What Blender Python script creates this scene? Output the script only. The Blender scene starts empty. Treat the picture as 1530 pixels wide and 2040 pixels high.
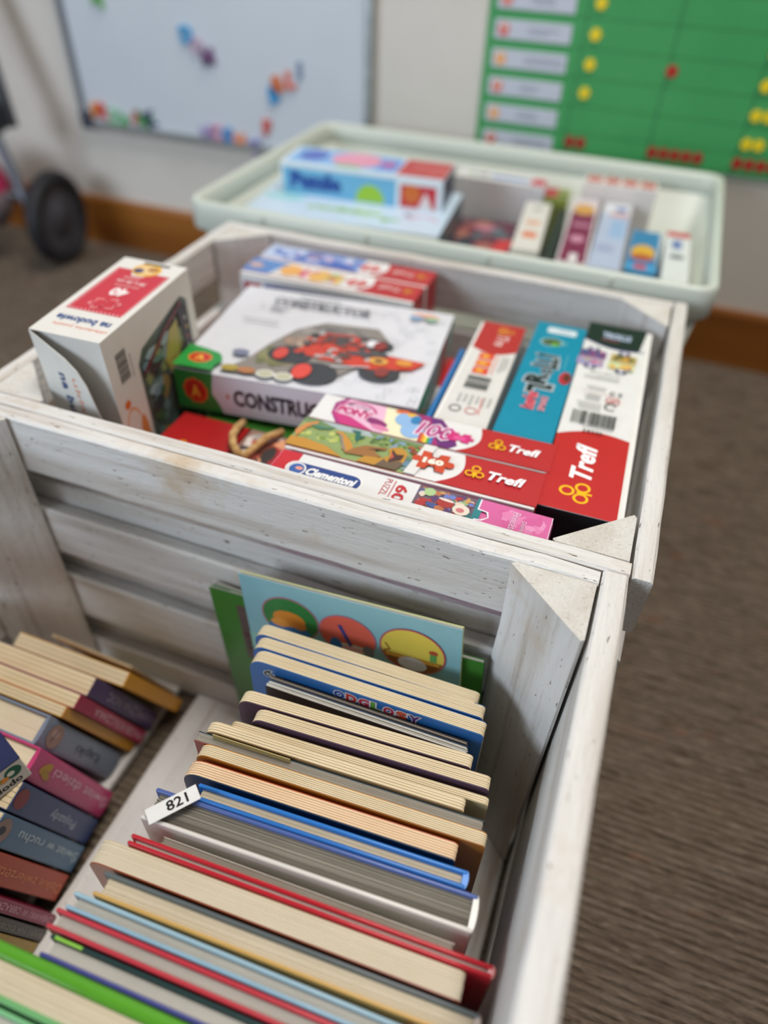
import bpy, bmesh, math, random
from mathutils import Vector, Matrix
PI = math.pi
SC = bpy.context.scene
COL = SC.collection
R = math.radians
HC = 0.612                                   # camera height above the carpet, metres

# ------------------------------------------------------------------ camera
cam_d = bpy.data.cameras.new('camera'); cam = bpy.data.objects.new('camera', cam_d); COL.objects.link(cam)
def look(p, r, y):
    f = Vector((math.sin(y)*math.cos(p), math.cos(y)*math.cos(p), -math.sin(p)))
    rt = Vector((math.cos(y), -math.sin(y), 0)); up = rt.cross(f)
    r2 = rt*math.cos(r)+up*math.sin(r); u2 = -rt*math.sin(r)+up*math.cos(r)
    return Matrix(((r2.x, u2.x, -f.x, 0), (r2.y, u2.y, -f.y, 0), (r2.z, u2.z, -f.z, 0), (0, 0, 0, 1)))
cam.matrix_world = Matrix.Translation((0, 0, HC)) @ look(R(42.16), R(2.38), R(-19.13))
cam_d.sensor_fit = 'VERTICAL'; cam_d.sensor_height = 36; cam_d.sensor_width = 27
cam_d.lens = 1403.5/2040*36
cam_d.clip_start = 0.01
cam_d.dof.use_dof = True; cam_d.dof.focus_distance = 0.434; cam_d.dof.aperture_fstop = 2.3; cam_d.dof.aperture_blades = 0
SC.camera = cam

# ------------------------------------------------------------------ world, lamps, exposure
W = bpy.data.worlds.new('world'); SC.world = W; W.use_nodes = True
bg = W.node_tree.nodes['Background']; bg.inputs[0].default_value = (0.93, 0.95, 1.0, 1); bg.inputs[1].default_value = 0.15
def area(name, loc, target, sx, sy, power, col):
    l = bpy.data.lights.new(name, 'AREA'); l.shape = 'RECTANGLE'; l.size = sx; l.size_y = sy; l.energy = power; l.color = col
    o = bpy.data.objects.new(name, l); COL.objects.link(o); o.location = loc
    o.rotation_euler = (Vector(target)-Vector(loc)).to_track_quat('-Z', 'Y').to_euler()
    return o
area('window_daylight', (-1.7, -1.6, 1.05), (-0.1, 0.4, 0.25), 1.3, 0.9, 42, (0.74, 0.86, 1.0))
area('ceiling_lamp', (0.2, 0.55, 2.5), (-0.2, 0.5, 0.0), 1.0, 0.8, 43, (1.0, 0.95, 0.90))
SC.view_settings.view_transform = 'Standard'; SC.view_settings.look = 'None'
SC.view_settings.exposure = 0.1; SC.view_settings.gamma = 1; SC.view_settings.use_curve_mapping = False

# ------------------------------------------------------------------ colours and materials
def lin(c):
    if isinstance(c, str): c = tuple(int(c[i:i+2], 16)/255 for i in (0, 2, 4))
    return tuple((v/12.92 if v <= 0.04045 else ((v+0.055)/1.055)**2.4) for v in c)+(1,)
MATS = {}
def flat(c, rough=0.42, spec=0.4, sss=0):
    k = ('flat', c, rough)
    if k in MATS: return MATS[k]
    m = bpy.data.materials.new('card_'+str(c)); m.use_nodes = True; nt = m.node_tree
    b = nt.nodes['Principled BSDF']; b.inputs['Roughness'].default_value = rough; b.inputs['Specular IOR Level'].default_value = spec
    n = nt.nodes.new('ShaderNodeTexNoise'); n.inputs['Scale'].default_value = 60; n.inputs['Detail'].default_value = 3
    tc = nt.nodes.new('ShaderNodeTexCoord'); nt.links.new(tc.outputs['Object'], n.inputs['Vector'])
    mx = nt.nodes.new('ShaderNodeMix'); mx.data_type = 'RGBA'
    L = lin(c); mx.inputs[6].default_value = tuple(v*0.93 for v in L[:3])+(1,); mx.inputs[7].default_value = tuple(min(1, v*1.05+0.003) for v in L[:3])+(1,)
    nt.links.new(n.outputs['Fac'], mx.inputs[0]); nt.links.new(mx.outputs[2], b.inputs['Base Color'])
    MATS[k] = m; return m
def nodes(name):
    m = bpy.data.materials.new(name); m.use_nodes = True; nt = m.node_tree
    return m, nt, nt.nodes['Principled BSDF']
def ramp(nt, fac, stops):
    r = nt.nodes.new('ShaderNodeValToRGB')
    while len(r.color_ramp.elements) < len(stops): r.color_ramp.elements.new(0.5)
    for e, (p, c) in zip(r.color_ramp.elements, stops): e.position = p; e.color = lin(c) if isinstance(c, str) else c
    nt.links.new(fac, r.inputs[0]); return r
def noise(nt, vec, scale, detail=4, rough=0.55, sc=(1, 1, 1)):
    mp = nt.nodes.new('ShaderNodeMapping'); mp.inputs['Scale'].default_value = sc; nt.links.new(vec, mp.inputs[0])
    n = nt.nodes.new('ShaderNodeTexNoise'); n.inputs['Scale'].default_value = scale; n.inputs['Detail'].default_value = detail; n.inputs['Roughness'].default_value = rough
    nt.links.new(mp.outputs[0], n.inputs['Vector']); return n
def mixc(nt, fac, a, b, mode='MIX'):
    x = nt.nodes.new('ShaderNodeMix'); x.data_type = 'RGBA'; x.blend_type = mode
    for i, v in ((0, fac), (6, a), (7, b)):
        if isinstance(v, (int, float)): x.inputs[i].default_value = v
        elif isinstance(v, (tuple, str)): x.inputs[i].default_value = lin(v) if isinstance(v, str) else v
        else: nt.links.new(v, x.inputs[i])
    return x.outputs[2]
def bump(nt, b, h, strength, dist):
    bp = nt.nodes.new('ShaderNodeBump'); bp.inputs['Strength'].default_value = strength; bp.inputs['Distance'].default_value = dist
    nt.links.new(h, bp.inputs['Height']); nt.links.new(bp.outputs[0], b.inputs['Normal'])
def wood_white():
    m, nt, b = nodes('whitewashed_pine')
    tc = nt.nodes.new('ShaderNodeTexCoord').outputs['Object']
    oi = nt.nodes.new('ShaderNodeObjectInfo')
    ad = nt.nodes.new('ShaderNodeVectorMath'); ad.operation = 'ADD'; nt.links.new(tc, ad.inputs[0])
    cb = nt.nodes.new('ShaderNodeCombineXYZ'); mu = nt.nodes.new('ShaderNodeMath'); mu.operation = 'MULTIPLY'; mu.inputs[1].default_value = 9
    nt.links.new(oi.outputs['Random'], mu.inputs[0]); nt.links.new(mu.outputs[0], cb.inputs[1]); nt.links.new(cb.outputs[0], ad.inputs[1]); v = ad.outputs[0]
    g1 = noise(nt, v, 110, 5, 0.65, (0.05, 1, 1)); g2 = noise(nt, v, 34, 3, 0.5, (0.1, 1, 1)); g3 = noise(nt, v, 14, 4, 0.6, (1, 1, 1)); g4 = noise(nt, v, 420, 3, 0.6, (0.22, 1, 1))
    c1 = ramp(nt, g2.outputs['Fac'], [(0.32, 'ab9d8e'), (0.46, 'cfcac3'), (0.7, 'dfdedb')])
    c2 = ramp(nt, g1.outputs['Fac'], [(0.32, '9a8a79'), (0.45, 'd1cfcb'), (0.75, 'e4e4e2')])
    c = mixc(nt, 0.45, c1.outputs[0], c2.outputs[0])
    st = ramp(nt, g3.outputs['Fac'], [(0.60, (0, 0, 0, 1)), (0.78, (1, 1, 1, 1))])
    c = mixc(nt, st.outputs[0], c, 'c3b19a')
    sp = ramp(nt, g4.outputs['Fac'], [(0.285, (1, 1, 1, 1)), (0.33, (0, 0, 0, 1))])
    c = mixc(nt, sp.outputs[0], c, '5b4c3e')
    nt.links.new(c, b.inputs['Base Color']); b.inputs['Roughness'].default_value = 0.62
    s = nt.nodes.new('ShaderNodeMath'); s.operation = 'ADD'; nt.links.new(g1.outputs['Fac'], s.inputs[0]); nt.links.new(g4.outputs['Fac'], s.inputs[1])
    bump(nt, b, s.outputs[0], 0.8, 0.0011)
    return m
def end_grain():
    m, nt, b = nodes('painted_end_grain')
    tc = nt.nodes.new('ShaderNodeTexCoord').outputs['Object']
    g = noise(nt, tc, 520, 4, 0.7); g2 = noise(nt, tc, 260, 2, 0.5, (0.25, 1, 0.4)); g3 = noise(nt, tc, 40, 3)
    c = ramp(nt, g.outputs['Fac'], [(0.29, '6a5846'), (0.36, 'e0dad0'), (0.7, 'efece5')])
    c = mixc(nt, 0.3, c.outputs[0], ramp(nt, g3.outputs['Fac'], [(0.4, 'c2b39c'), (0.6, 'eae7e0')]).outputs[0])
    nt.links.new(c, b.inputs['Base Color']); b.inputs['Roughness'].default_value = 0.75
    s = nt.nodes.new('ShaderNodeMath'); s.operation = 'ADD'; nt.links.new(g.outputs['Fac'], s.inputs[0]); nt.links.new(g2.outputs['Fac'], s.inputs[1])
    bump(nt, b, s.outputs[0], 0.9, 0.0024)
    return m
def carpet_mat():
    m, nt, b = nodes('brown_ribbed_carpet')
    tc = nt.nodes.new('ShaderNodeTexCoord').outputs['Object']
    g = noise(nt, tc, 120, 4, 0.7, (0.22, 1, 1)); g2 = noise(nt, tc, 260, 2, 0.6, (0.3, 1, 1)); g3 = noise(nt, tc, 45, 2, 0.5, (0.4, 1, 1)); g4 = noise(nt, tc, 3, 3)
    c = ramp(nt, g.outputs['Fac'], [(0.28, '3a2f26'), (0.42, '5b4e42'), (0.7, '72665a')]).outputs[0]
    c = mixc(nt, ramp(nt, g2.outputs['Fac'], [(0.5, (0, 0, 0, 1)), (0.72, (0.7, 0.7, 0.7, 1))]).outputs[0], c, '807365')
    c = mixc(nt, ramp(nt, g3.outputs['Fac'], [(0.64, (0, 0, 0, 1)), (0.76, (0.3, 0.3, 0.3, 1))]).outputs[0], c, '8f4a34')
    c = mixc(nt, ramp(nt, g4.outputs['Fac'], [(0.5, (0, 0, 0, 1)), (0.8, (0.3, 0.3, 0.3, 1))]).outputs[0], c, '7d745a')
    nt.links.new(c, b.inputs['Base Color']); b.inputs['Roughness'].default_value = 0.95; b.inputs['Specular IOR Level'].default_value = 0.1
    bump(nt, b, g2.outputs['Fac'], 0.8, 0.003)
    return m
def simple(name, stops, scale, sc=(1, 1, 1), rough=0.6, bs=0.2, bd=0.001, spec=0.4, metal=0, trans=0, sss=0):
    m, nt, b = nodes(name)
    tc = nt.nodes.new('ShaderNodeTexCoord').outputs['Object']
    g = noise(nt, tc, scale, 5, 0.6, sc)
    nt.links.new(ramp(nt, g.outputs['Fac'], stops).outputs[0], b.inputs['Base Color'])
    b.inputs['Roughness'].default_value = rough; b.inputs['Specular IOR Level'].default_value = spec; b.inputs['Metallic'].default_value = metal
    b.inputs['Transmission Weight'].default_value = trans
    if sss: b.inputs['Subsurface Weight'].default_value = sss; b.inputs['Subsurface Radius'].default_value = (0.01, 0.01, 0.01)
    bump(nt, b, g.outputs['Fac'], bs, bd)
    return m
M = {'wood': wood_white(), 'end': end_grain(), 'carpet': carpet_mat(),
 'wall': simple('cream_wall_paint', [(0.3, 'd3cdc3'), (0.7, 'dcd6cd')], 6, bs=0.15, rough=0.8),
 'skirt': simple('varnished_brown_wood', [(0.3, '6b3a12'), (0.5, '8d5520'), (0.75, 'a86d2f')], 16, (0.06, 1, 1), rough=0.35),
 'tub': simple('milky_green_plastic', [(0.3, 'c3c9bd'), (0.7, 'cad0c5')], 4, rough=0.38, bs=0.05, sss=0.25),
 'board': simple('whiteboard_enamel', [(0.3, 'ccd4dc'), (0.7, 'd6dde3')], 3, rough=0.22, bs=0.0),
 'alu': simple('brushed_aluminium', [(0.3, '9aa0a0'), (0.7, 'b4b9b8')], 80, (0.05, 1, 1), rough=0.35, metal=0.7, bs=0.05),
 'rubber': simple('black_rubber', [(0.3, '17171b'), (0.7, '26262b')], 60, rough=0.6),
 'steel': simple('grey_painted_tube', [(0.3, '5b606b'), (0.7, '747a85')], 30, rough=0.35, metal=0.4, bs=0.05),
 'rope': simple('twisted_jute_rope', [(0.3, '9c7440'), (0.5, 'c29a63'), (0.7, 'd9b985')], 300, (1, 1, 0.4), rough=0.8, bs=0.8, bd=0.001),
 'page_tan': simple('cardboard_page_edges', [(0.3, 'cdb892'), (0.7, 'dfcdaa')], 30, (0.3, 1, 1), rough=0.85, bs=0.0),
 'page_peach': simple('peach_page_edges', [(0.3, 'd8b48c'), (0.7, 'e6c8a4')], 30, (0.3, 1, 1), rough=0.85, bs=0.0),
 'page_grey': simple('grey_page_edges', [(0.3, '8f887c'), (0.7, 'a9a294')], 30, (0.3, 1, 1), rough=0.85, bs=0.0),
 'page_cream': simple('cream_page_edges', [(0.3, 'd6c8ab'), (0.7, 'e4d8c0')], 30, (0.3, 1, 1), rough=0.85, bs=0.0),
 'page_white': simple('white_page_edges', [(0.3, 'c9c6bc'), (0.7, 'dad7cd')], 30, (0.3, 1, 1), rough=0.85, bs=0.0),
 'green': simple('green_chart_card', [(0.3, '3b9653'), (0.7, '45a05b')], 8, rough=0.5),
}

# ------------------------------------------------------------------ object helpers
def tag(o, label=None, cat=None, group=None, kind=None):
    if label: o['label'] = label
    if cat: o['category'] = cat
    if group: o['group'] = group
    if kind: o['kind'] = kind
    return o
def empty(name, loc, rot=(0, 0, 0), label=None, cat=None, group=None):
    o = bpy.data.objects.new(name, None); COL.objects.link(o); o.location = loc; o.rotation_euler = rot; o.empty_display_size = 0.02
    return tag(o, label, cat, group)
def mk(name, bm, mats, parent=None, loc=(0, 0, 0), rot=(0, 0, 0), smooth=False):
    me = bpy.data.meshes.new(name); bm.to_mesh(me); bm.free()
    return mko(name, me, mats, parent, loc, rot, smooth)
def mko(name, me, mats, parent=None, loc=(0, 0, 0), rot=(0, 0, 0), smooth=False):
    if not isinstance(mats, (list, tuple)): mats = [mats]
    for m in mats: me.materials.append(m)
    if smooth:
        for p in me.polygons: p.use_smooth = True
    o = bpy.data.objects.new(name, me); COL.objects.link(o); o.location = loc; o.rotation_euler = rot
    if parent: o.parent = parent
    return o
def box(bm, x0, x1, y0, y1, z0, z1, bev=0, seg=1, mi=0):
    r = bmesh.ops.create_cube(bm, size=1.0); vs = r['verts']
    for v in vs: v.co = Vector(((x0+x1)/2+v.co.x*(x1-x0), (y0+y1)/2+v.co.y*(y1-y0), (z0+z1)/2+v.co.z*(z1-z0)))
    fs = set(f for v in vs for f in v.link_faces)
    for f in fs: f.material_index = mi
    if bev:
        es = set(e for v in vs for e in v.link_edges)
        bmesh.ops.bevel(bm, geom=list(es), offset=bev, segments=seg, affect='EDGES', profile=0.5)
def bbox(name, x0, x1, y0, y1, z0, z1, mat, parent=None, bev=0.0006, seg=1, **k):
    bm = bmesh.new(); box(bm, x0, x1, y0, y1, z0, z1, bev, seg); return mk(name, bm, mat, parent, **k)
def prism(bm, pts, y0, y1, mi=0):
    """closed outline pts in x-z, extruded from y0 to y1"""
    a = [bm.verts.new((x, y0, z)) for x, z in pts]; b = [bm.verts.new((x, y1, z)) for x, z in pts]; n = len(pts)
    fs = [bm.faces.new(a), bm.faces.new(b[::-1])]
    for i in range(n): fs.append(bm.faces.new((a[i], b[i], b[(i+1) % n], a[(i+1) % n])))
    for f in fs: f.material_index = mi
def tube(bm, pts, r, seg=10, closed=False):
    pts = [Vector(p) for p in pts]; rings = []; n = len(pts); up = Vector((0, 0, 1))
    for i, p in enumerate(pts):
        d = (pts[(i+1) % n]-pts[i-1]) if closed else (pts[min(i+1, n-1)]-pts[max(i-1, 0)])
        d.normalize(); s = d.cross(up)
        if s.length < 0.1: s = d.cross(Vector((0, 1, 0)))
        s.normalize(); t = d.cross(s); rr = r[i] if isinstance(r, (list, tuple)) else r
        rings.append([bm.verts.new(p+(s*math.cos(2*PI*k/seg)+t*math.sin(2*PI*k/seg))*rr) for k in range(seg)])
    for i in range(n if closed else n-1):
        A, B = rings[i], rings[(i+1) % n]
        for k in range(seg): bm.faces.new((A[k], A[(k+1) % seg], B[(k+1) % seg], B[k]))
    if not closed: bm.faces.new(rings[0][::-1]); bm.faces.new(rings[-1])
    bmesh.ops.recalc_face_normals(bm, faces=bm.faces)
def lathe(bm, prof, seg=28):
    rings = [[bm.verts.new((r*math.cos(2*PI*k/seg), r*math.sin(2*PI*k/seg), z)) for k in range(seg)] for r, z in prof]
    for A, B in zip(rings, rings[1:]):
        for k in range(seg): bm.faces.new((A[k], A[(k+1) % seg], B[(k+1) % seg], B[k]))
    bmesh.ops.recalc_face_normals(bm, faces=bm.faces)

# ------------------------------------------------------------------ flat print on faces
TXT = {}
def text_mesh(s, off, spacing=1.0):
    k = (s, off, spacing)
    if k in TXT: return TXT[k]
    cu = bpy.data.curves.new('t', 'FONT'); cu.body = s; cu.size = 1; cu.offset = off; cu.resolution_u = 2; cu.fill_mode = 'FRONT'; cu.space_character = spacing
    o = bpy.data.objects.new('t', cu); COL.objects.link(o); bpy.context.view_layer.update()
    me = bpy.data.meshes.new_from_object(o.evaluated_get(bpy.context.evaluated_depsgraph_get()))
    vs = [(v.co.x, v.co.y) for v in me.vertices]; fs = [tuple(p.vertices) for p in me.polygons]
    bpy.data.objects.remove(o); bpy.data.curves.remove(cu); bpy.data.meshes.remove(me)
    x0 = min(v[0] for v in vs); x1 = max(v[0] for v in vs); y0 = min(v[1] for v in vs); y1 = max(v[1] for v in vs)
    TXT[k] = (vs, fs, x0, x1, y0, y1); return TXT[k]
class Print:
    def __init__(s, o, u, v):
        s.o = Vector(o); s.u = Vector(u).normalized(); s.v = Vector(v).normalized(); s.n = s.u.cross(s.v)
        s.V = []; s.F = []; s.MI = []; s.pal = []; s.l = 0
    def mi(s, c):
        if c not in s.pal: s.pal.append(c)
        return s.pal.index(c)
    def P(s, x, y): return s.o+s.u*x+s.v*y+s.n*(0.00006+s.l*0.00003)
    def poly(s, pts, c, up=True):
        if up: s.l += 1
        b = len(s.V); s.V += [s.P(x, y) for x, y in pts]
        a = sum(pts[i][0]*pts[(i+1) % len(pts)][1]-pts[(i+1) % len(pts)][0]*pts[i][1] for i in range(len(pts)))
        f = list(range(b, b+len(pts)))
        s.F.append(f if a > 0 else f[::-1]); s.MI.append(s.mi(c))
    def rect(s, x0, y0, x1, y1, c, up=True): s.poly([(x0, y0), (x1, y0), (x1, y1), (x0, y1)], c, up)
    def rrect(s, x0, y0, x1, y1, r, c):
        pts = []
        for cx, cy, a in ((x1-r, y0+r, -90), (x1-r, y1-r, 0), (x0+r, y1-r, 90), (x0+r, y0+r, 180)):
            for k in range(5): t = R(a+k*22.5); pts.append((cx+r*math.cos(t), cy+r*math.sin(t)))
        s.poly(pts, c)
    def ell(s, cx, cy, rx, ry, c, n=16, rot=0, a0=0, a1=360, up=True):
        cr, sr = math.cos(rot), math.sin(rot); pts = []
        k = n if a1-a0 >= 360 else n+1
        for i in range(k):
            t = R(a0+(a1-a0)*i/n); x = rx*math.cos(t); y = ry*math.sin(t); pts.append((cx+x*cr-y*sr, cy+x*sr+y*cr))
        s.poly(pts, c, up)
    def ring(s, cx, cy, r, w, c, a0=0, a1=360, n=20, ry=None):
        s.l += 1; ry = ry or r
        for i in range(n):
            t0 = R(a0+(a1-a0)*i/n); t1 = R(a0+(a1-a0)*(i+1)/n); q = (r-w)/r
            s.poly([(cx+r*math.cos(t0), cy+ry*math.sin(t0)), (cx+r*math.cos(t1), cy+ry*math.sin(t1)), (cx+r*q*math.cos(t1), cy+ry*q*math.sin(t1)), (cx+r*q*math.cos(t0), cy+ry*q*math.sin(t0))], c, False)
    def line(s, pts, w, c):
        s.l += 1
        for (x0, y0), (x1, y1) in zip(pts, pts[1:]):
            d = math.hypot(x1-x0, y1-y0) or 1; nx, ny = -(y1-y0)/d*w/2, (x1-x0)/d*w/2
            s.poly([(x0-nx, y0-ny), (x1-nx, y1-ny), (x1+nx, y1+ny), (x0+nx, y0+ny)], c, False)
    def text(s, t, cx, cy, w, h, c, rot=0, shear=0, bold=0.0, outline=None, ow=0.05, sp=1.0):
        """text stretched to w x h about cx, cy"""
        _, _, x0, x1, y0, y1 = text_mesh(t, bold, sp)
        for off, col in (([(bold+ow, outline)] if outline else [])+[(bold, c)]):
            vs, fs, *_ = text_mesh(t, off, sp); s.l += 1; b = len(s.V); cr, sr = math.cos(rot), math.sin(rot)
            for x, y in vs:
                px = ((x-x0)/(x1-x0)-0.5)*w; py = ((y-y0)/(y1-y0)-0.5)*h; px += py*shear
                s.V.append(s.P(cx+px*cr-py*sr, cy+px*sr+py*cr))
            for f in fs: s.F.append([b+i for i in f]); s.MI.append(s.mi(col))
    def bars(s, cx, cy, w, h, c, seed=1, rot=0):
        rd = random.Random(seed); x = -w/2; s.l += 1; cr, sr = math.cos(rot), math.sin(rot)
        while x < w/2:
            b = rd.choice((1, 1, 2, 3))*w/70
            s.poly([(cx+px*cr-py*sr, cy+px*sr+py*cr) for px, py in ((x, -h/2), (x+b, -h/2), (x+b, h/2), (x, h/2))], c, False)
            x += b+rd.choice((1, 1, 2))*w/75
    def lines(s, x0, y0, x1, y1, n, c, seed=1, vert=False):
        """tiny unreadable body copy"""
        rd = random.Random(seed); s.l += 1
        for i in range(n):
            if not vert:
                y = y0+(y1-y0)*(i+0.5)/n; h = (y1-y0)/n*0.42; s.rect(x0, y-h/2, x0+(x1-x0)*rd.uniform(0.6, 1), y+h/2, c, False)
            else:
                x = x0+(x1-x0)*(i+0.5)/n; h = (x1-x0)/n*0.42; s.rect(x-h/2, y0, x+h/2, y0+(y1-y0)*rd.uniform(0.6, 1), c, False)
    def blobs(s, x0, y0, x1, y1, cols, n, seed=1, size=(0.1, 0.25)):
        """picture made of many small patches of colour, kept inside the rectangle"""
        rd = random.Random(seed); w = x1-x0; h = y1-y0; d = min(w, h)
        for i in range(n):
            if i % 8 == 0: s.l += 1
            rx = d*rd.uniform(*size); ry = d*rd.uniform(*size); rx = min(rx, w/2); ry = min(ry, h/2)
            cx = rd.uniform(x0+rx, x1-rx); cy = rd.uniform(y0+ry, y1-ry); k = rd.randint(5, 9); a = rd.uniform(0, 6)
            s.poly([(cx+rx*math.cos(a+2*PI*j/k)*rd.uniform(0.6, 1), cy+ry*math.sin(a+2*PI*j/k)*rd.uniform(0.6, 1)) for j in range(k)], rd.choice(cols), False)
            s.l += 0.12
    def clover(s, cx, cy, r, rot=0, c='f2b90f'):
        for a in (90, 210, 330):
            t = R(a)+rot; s.ring(cx+r*0.62*math.cos(t), cy+r*0.62*math.sin(t), r*0.5, r*0.17, c, n=12)
        t = R(-90)+rot; s.line([(cx, cy), (cx+r*0.95*math.cos(t), cy+r*0.95*math.sin(t))], r*0.18, c)
    def trefl(s, cx, cy, w, h, rot=0):
        cr, sr = math.cos(rot), math.sin(rot); a = -w/2+h*0.5
        s.clover(cx+a*cr, cy+a*sr, h*0.5, rot)
        b = h*0.55; s.text('Trefl', cx+b*cr, cy+b*sr, w-h*1.15, h*0.72, 'ffffff', rot, 0.25, 0.03)
    def piece(s, cx, cy, w, h, c, rot=0):
        """jigsaw piece"""
        cr, sr = math.cos(rot), math.sin(rot)
        def T(x, y): return (cx+x*cr-y*sr, cy+x*sr+y*cr)
        def arc(x, y, r, a0, a1): return [(x+r*math.cos(R(a0+(a1-a0)*i/8)), y+r*math.sin(R(a0+(a1-a0)*i/8))) for i in range(9)]
        W2, H2 = w*0.30, h*0.5; k = h*0.17
        pts = [(-W2, -H2)]+arc(0, -H2+k*0.5, k, 200, -20)+[(W2, -H2)]+arc(W2+k*0.6, 0, k, -130, 130)+[(W2, H2)]+arc(0, H2-k*0.5, k, 20, -200)+[(-W2, H2)]+arc(-W2-k*0.6, 0, k, 50, 310)
        b = len(s.V); s.l += 1
        # triangulated fan from the middle keeps the notches open
        s.V.append(s.P(*T(0, 0))); n = len(pts)
        for p in pts: s.V.append(s.P(*T(*p)))
        for i in range(n): s.F.append([b, b+1+i, b+1+(i+1) % n]); s.MI.append(s.mi(c))
    def done(s, parent, name='print', rough=0.4):
        me = bpy.data.meshes.new(name); me.from_pydata([tuple(v) for v in s.V], [], s.F)
        o = mko(name, me, [flat(c, rough) for c in s.pal], parent)
        me.polygons.foreach_set('material_index', s.MI); me.update()
        return o

# ------------------------------------------------------------------ the room
def plane(name, pts, mat):
    bm = bmesh.new(); bm.faces.new([bm.verts.new(p) for p in pts]); return tag(mk(name, bm, mat), kind='structure')
YW = 1.235
bbox('floor', -3.2, 2.6, -2.2, YW+0.1, -0.05, -0.0068, M['carpet'], bev=0)['kind'] = 'structure'
bbox('wall_back', -3.2, 2.6, YW, YW+0.12, -0.0035, 2.7, M['wall'], bev=0)['kind'] = 'structure'
bbox('wall_left', -3.3, -3.2, -2.2, YW+0.12, -0.05, 2.7, M['wall'], bev=0)['kind'] = 'structure'
bm = bmesh.new(); prism(bm, [(-0.012, 0), (0.0, 0), (0.0, 0.1), (-0.009, 0.1), (-0.012, 0.094)], -3.2, 2.6)
bmesh.ops.recalc_face_normals(bm, faces=bm.faces)
o = mk('baseboard_back', bm, M['skirt'], loc=(0, YW, -0.0065), rot=(0, 0, 0)); o.data.transform(Matrix(((0, 1, 0, 0), (1, 0, 0, 0), (0, 0, 1, 0), (0, 0, 0, 1)))); o.data.flip_normals(); o['kind'] = 'structure'
# carpet ribs, real relief over the part the photograph shows
def carpet():
    rd = random.Random(3); V = []; F = []; x0, x1, y0, y1 = -1.75, 1.0, -0.12, YW-0.013; p = 0.0072; nx = 150; rows = int((y1-y0)/p)
    prof = [(0.0, -0.0058), (0.16, -0.0010), (0.5, 0.0), (0.84, -0.0010)]
    sx = (x1-x0)/nx
    for r in range(rows):
        ph = rd.uniform(0, 9)
        for a, z in prof:
            for i in range(nx+1):
                V.append((x0+i*sx, y0+(r+a)*p+0.0011*math.sin(i*0.35+ph)+rd.uniform(-0.0005, 0.0005), z+rd.uniform(-0.0008, 0.0001)))
    n = nx+1; tot = rows*4
    for j in range(tot-1):
        for i in range(nx): a = j*n+i; F.append((a, a+1, a+n+1, a+n))
    me = bpy.data.meshes.new('carpet_pile'); me.from_pydata(V, [], F)
    tag(mko('carpet_pile', me, M['carpet'], smooth=True), 'brown ribbed loop carpet covering the floor around the crates', 'carpet', kind='stuff')
carpet()

# ------------------------------------------------------------------ boards and crates
def bar(L, T, H, bev=0.0016, wob=0.0005, seed=0, nx=14):
    rd = random.Random(seed); bm = bmesh.new(); b = bev; y, z = T/2, H/2
    cs = [(-y+b, -z), (y-b, -z), (y, -z+b), (y, z-b), (y-b, z), (-y+b, z), (-y, z-b), (-y, -z+b)]
    rings = []
    for i in range(nx+1):
        x = -L/2+L*i/nx; e = 0.0008 if i in (0, nx) else 0
        oy, oz, s = rd.uniform(-wob, wob)*0.5, rd.uniform(-wob, wob), [rd.uniform(-wob, wob)*0.5 for _ in cs]
        rings.append([bm.verts.new((x, cy*(1-e/T)+oy+s[k], cz*(1-e/H)+oz+s[k])) for k, (cy, cz) in enumerate(cs)])
    for A, B in zip(rings, rings[1:]):
        for k in range(8): bm.faces.new((A[k], B[k], B[(k+1) % 8], A[(k+1) % 8]))
    f1 = bm.faces.new(rings[0]); f2 = bm.faces.new(rings[-1][::-1]); f1.material_index = f2.material_index = 1
    bmesh.ops.recalc_face_normals(bm, faces=bm.faces); return bm
SEED = [1]
def board(parent, name, x0, x1, y0, y1, z0, z1, along='x', wob=0.0005):
    SEED[0] += 1; c = ((x0+x1)/2, (y0+y1)/2, (z0+z1)/2)
    if along == 'x': bm = bar(x1-x0, y1-y0, z1-z0, seed=SEED[0], wob=wob); r = 0
    else: bm = bar(y1-y0, x1-x0, z1-z0, seed=SEED[0], wob=wob); r = PI/2
    return mk(name, bm, [M['wood'], M['end']], parent, c, (0, 0, r))
def post(parent, cx, cy, sx, sy, z0, z1, leg=0.05, leg2=None):
    """triangular corner post, right angle in the crate's corner, sx/sy point inwards"""
    leg2 = leg2 or leg; rd = random.Random(SEED[0]); SEED[0] += 1
    bm = bmesh.new(); n = 10; rings = []
    for i in range(n+1):
        z = z0+(z1-z0)*i/n; w = lambda: rd.uniform(-0.0006, 0.0006)
        rings.append([bm.verts.new(p) for p in ((sx*w(), sy*w(), z), (sx*(leg-0.003), 0, z), (sx*(leg-0.001)+w(), sy*0.002, z), (sx*0.002, sy*(leg2-0.001)+w(), z), (0, sy*(leg2-0.003), z))])
    for A, B in zip(rings, rings[1:]):
        for k in range(5): bm.faces.new((A[k], A[(k+1) % 5], B[(k+1) % 5], B[k]))
    bm.faces.new(rings[0]); t = bm.faces.new(rings[-1])
    bmesh.ops.recalc_face_normals(bm, faces=bm.faces)
    t.material_index = 1
    me = bpy.data.meshes.new('corner_post'); bm.to_mesh(me); bm.free()
    # grain runs up the post: mesh kept with its length along local x
    me.transform(Matrix.Rotation(PI/2, 4, 'Y'))
    o = mko('corner_post', me, [M['wood'], M['end']], parent, (cx, cy, 0), (0, -PI/2, 0)); return o
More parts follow.
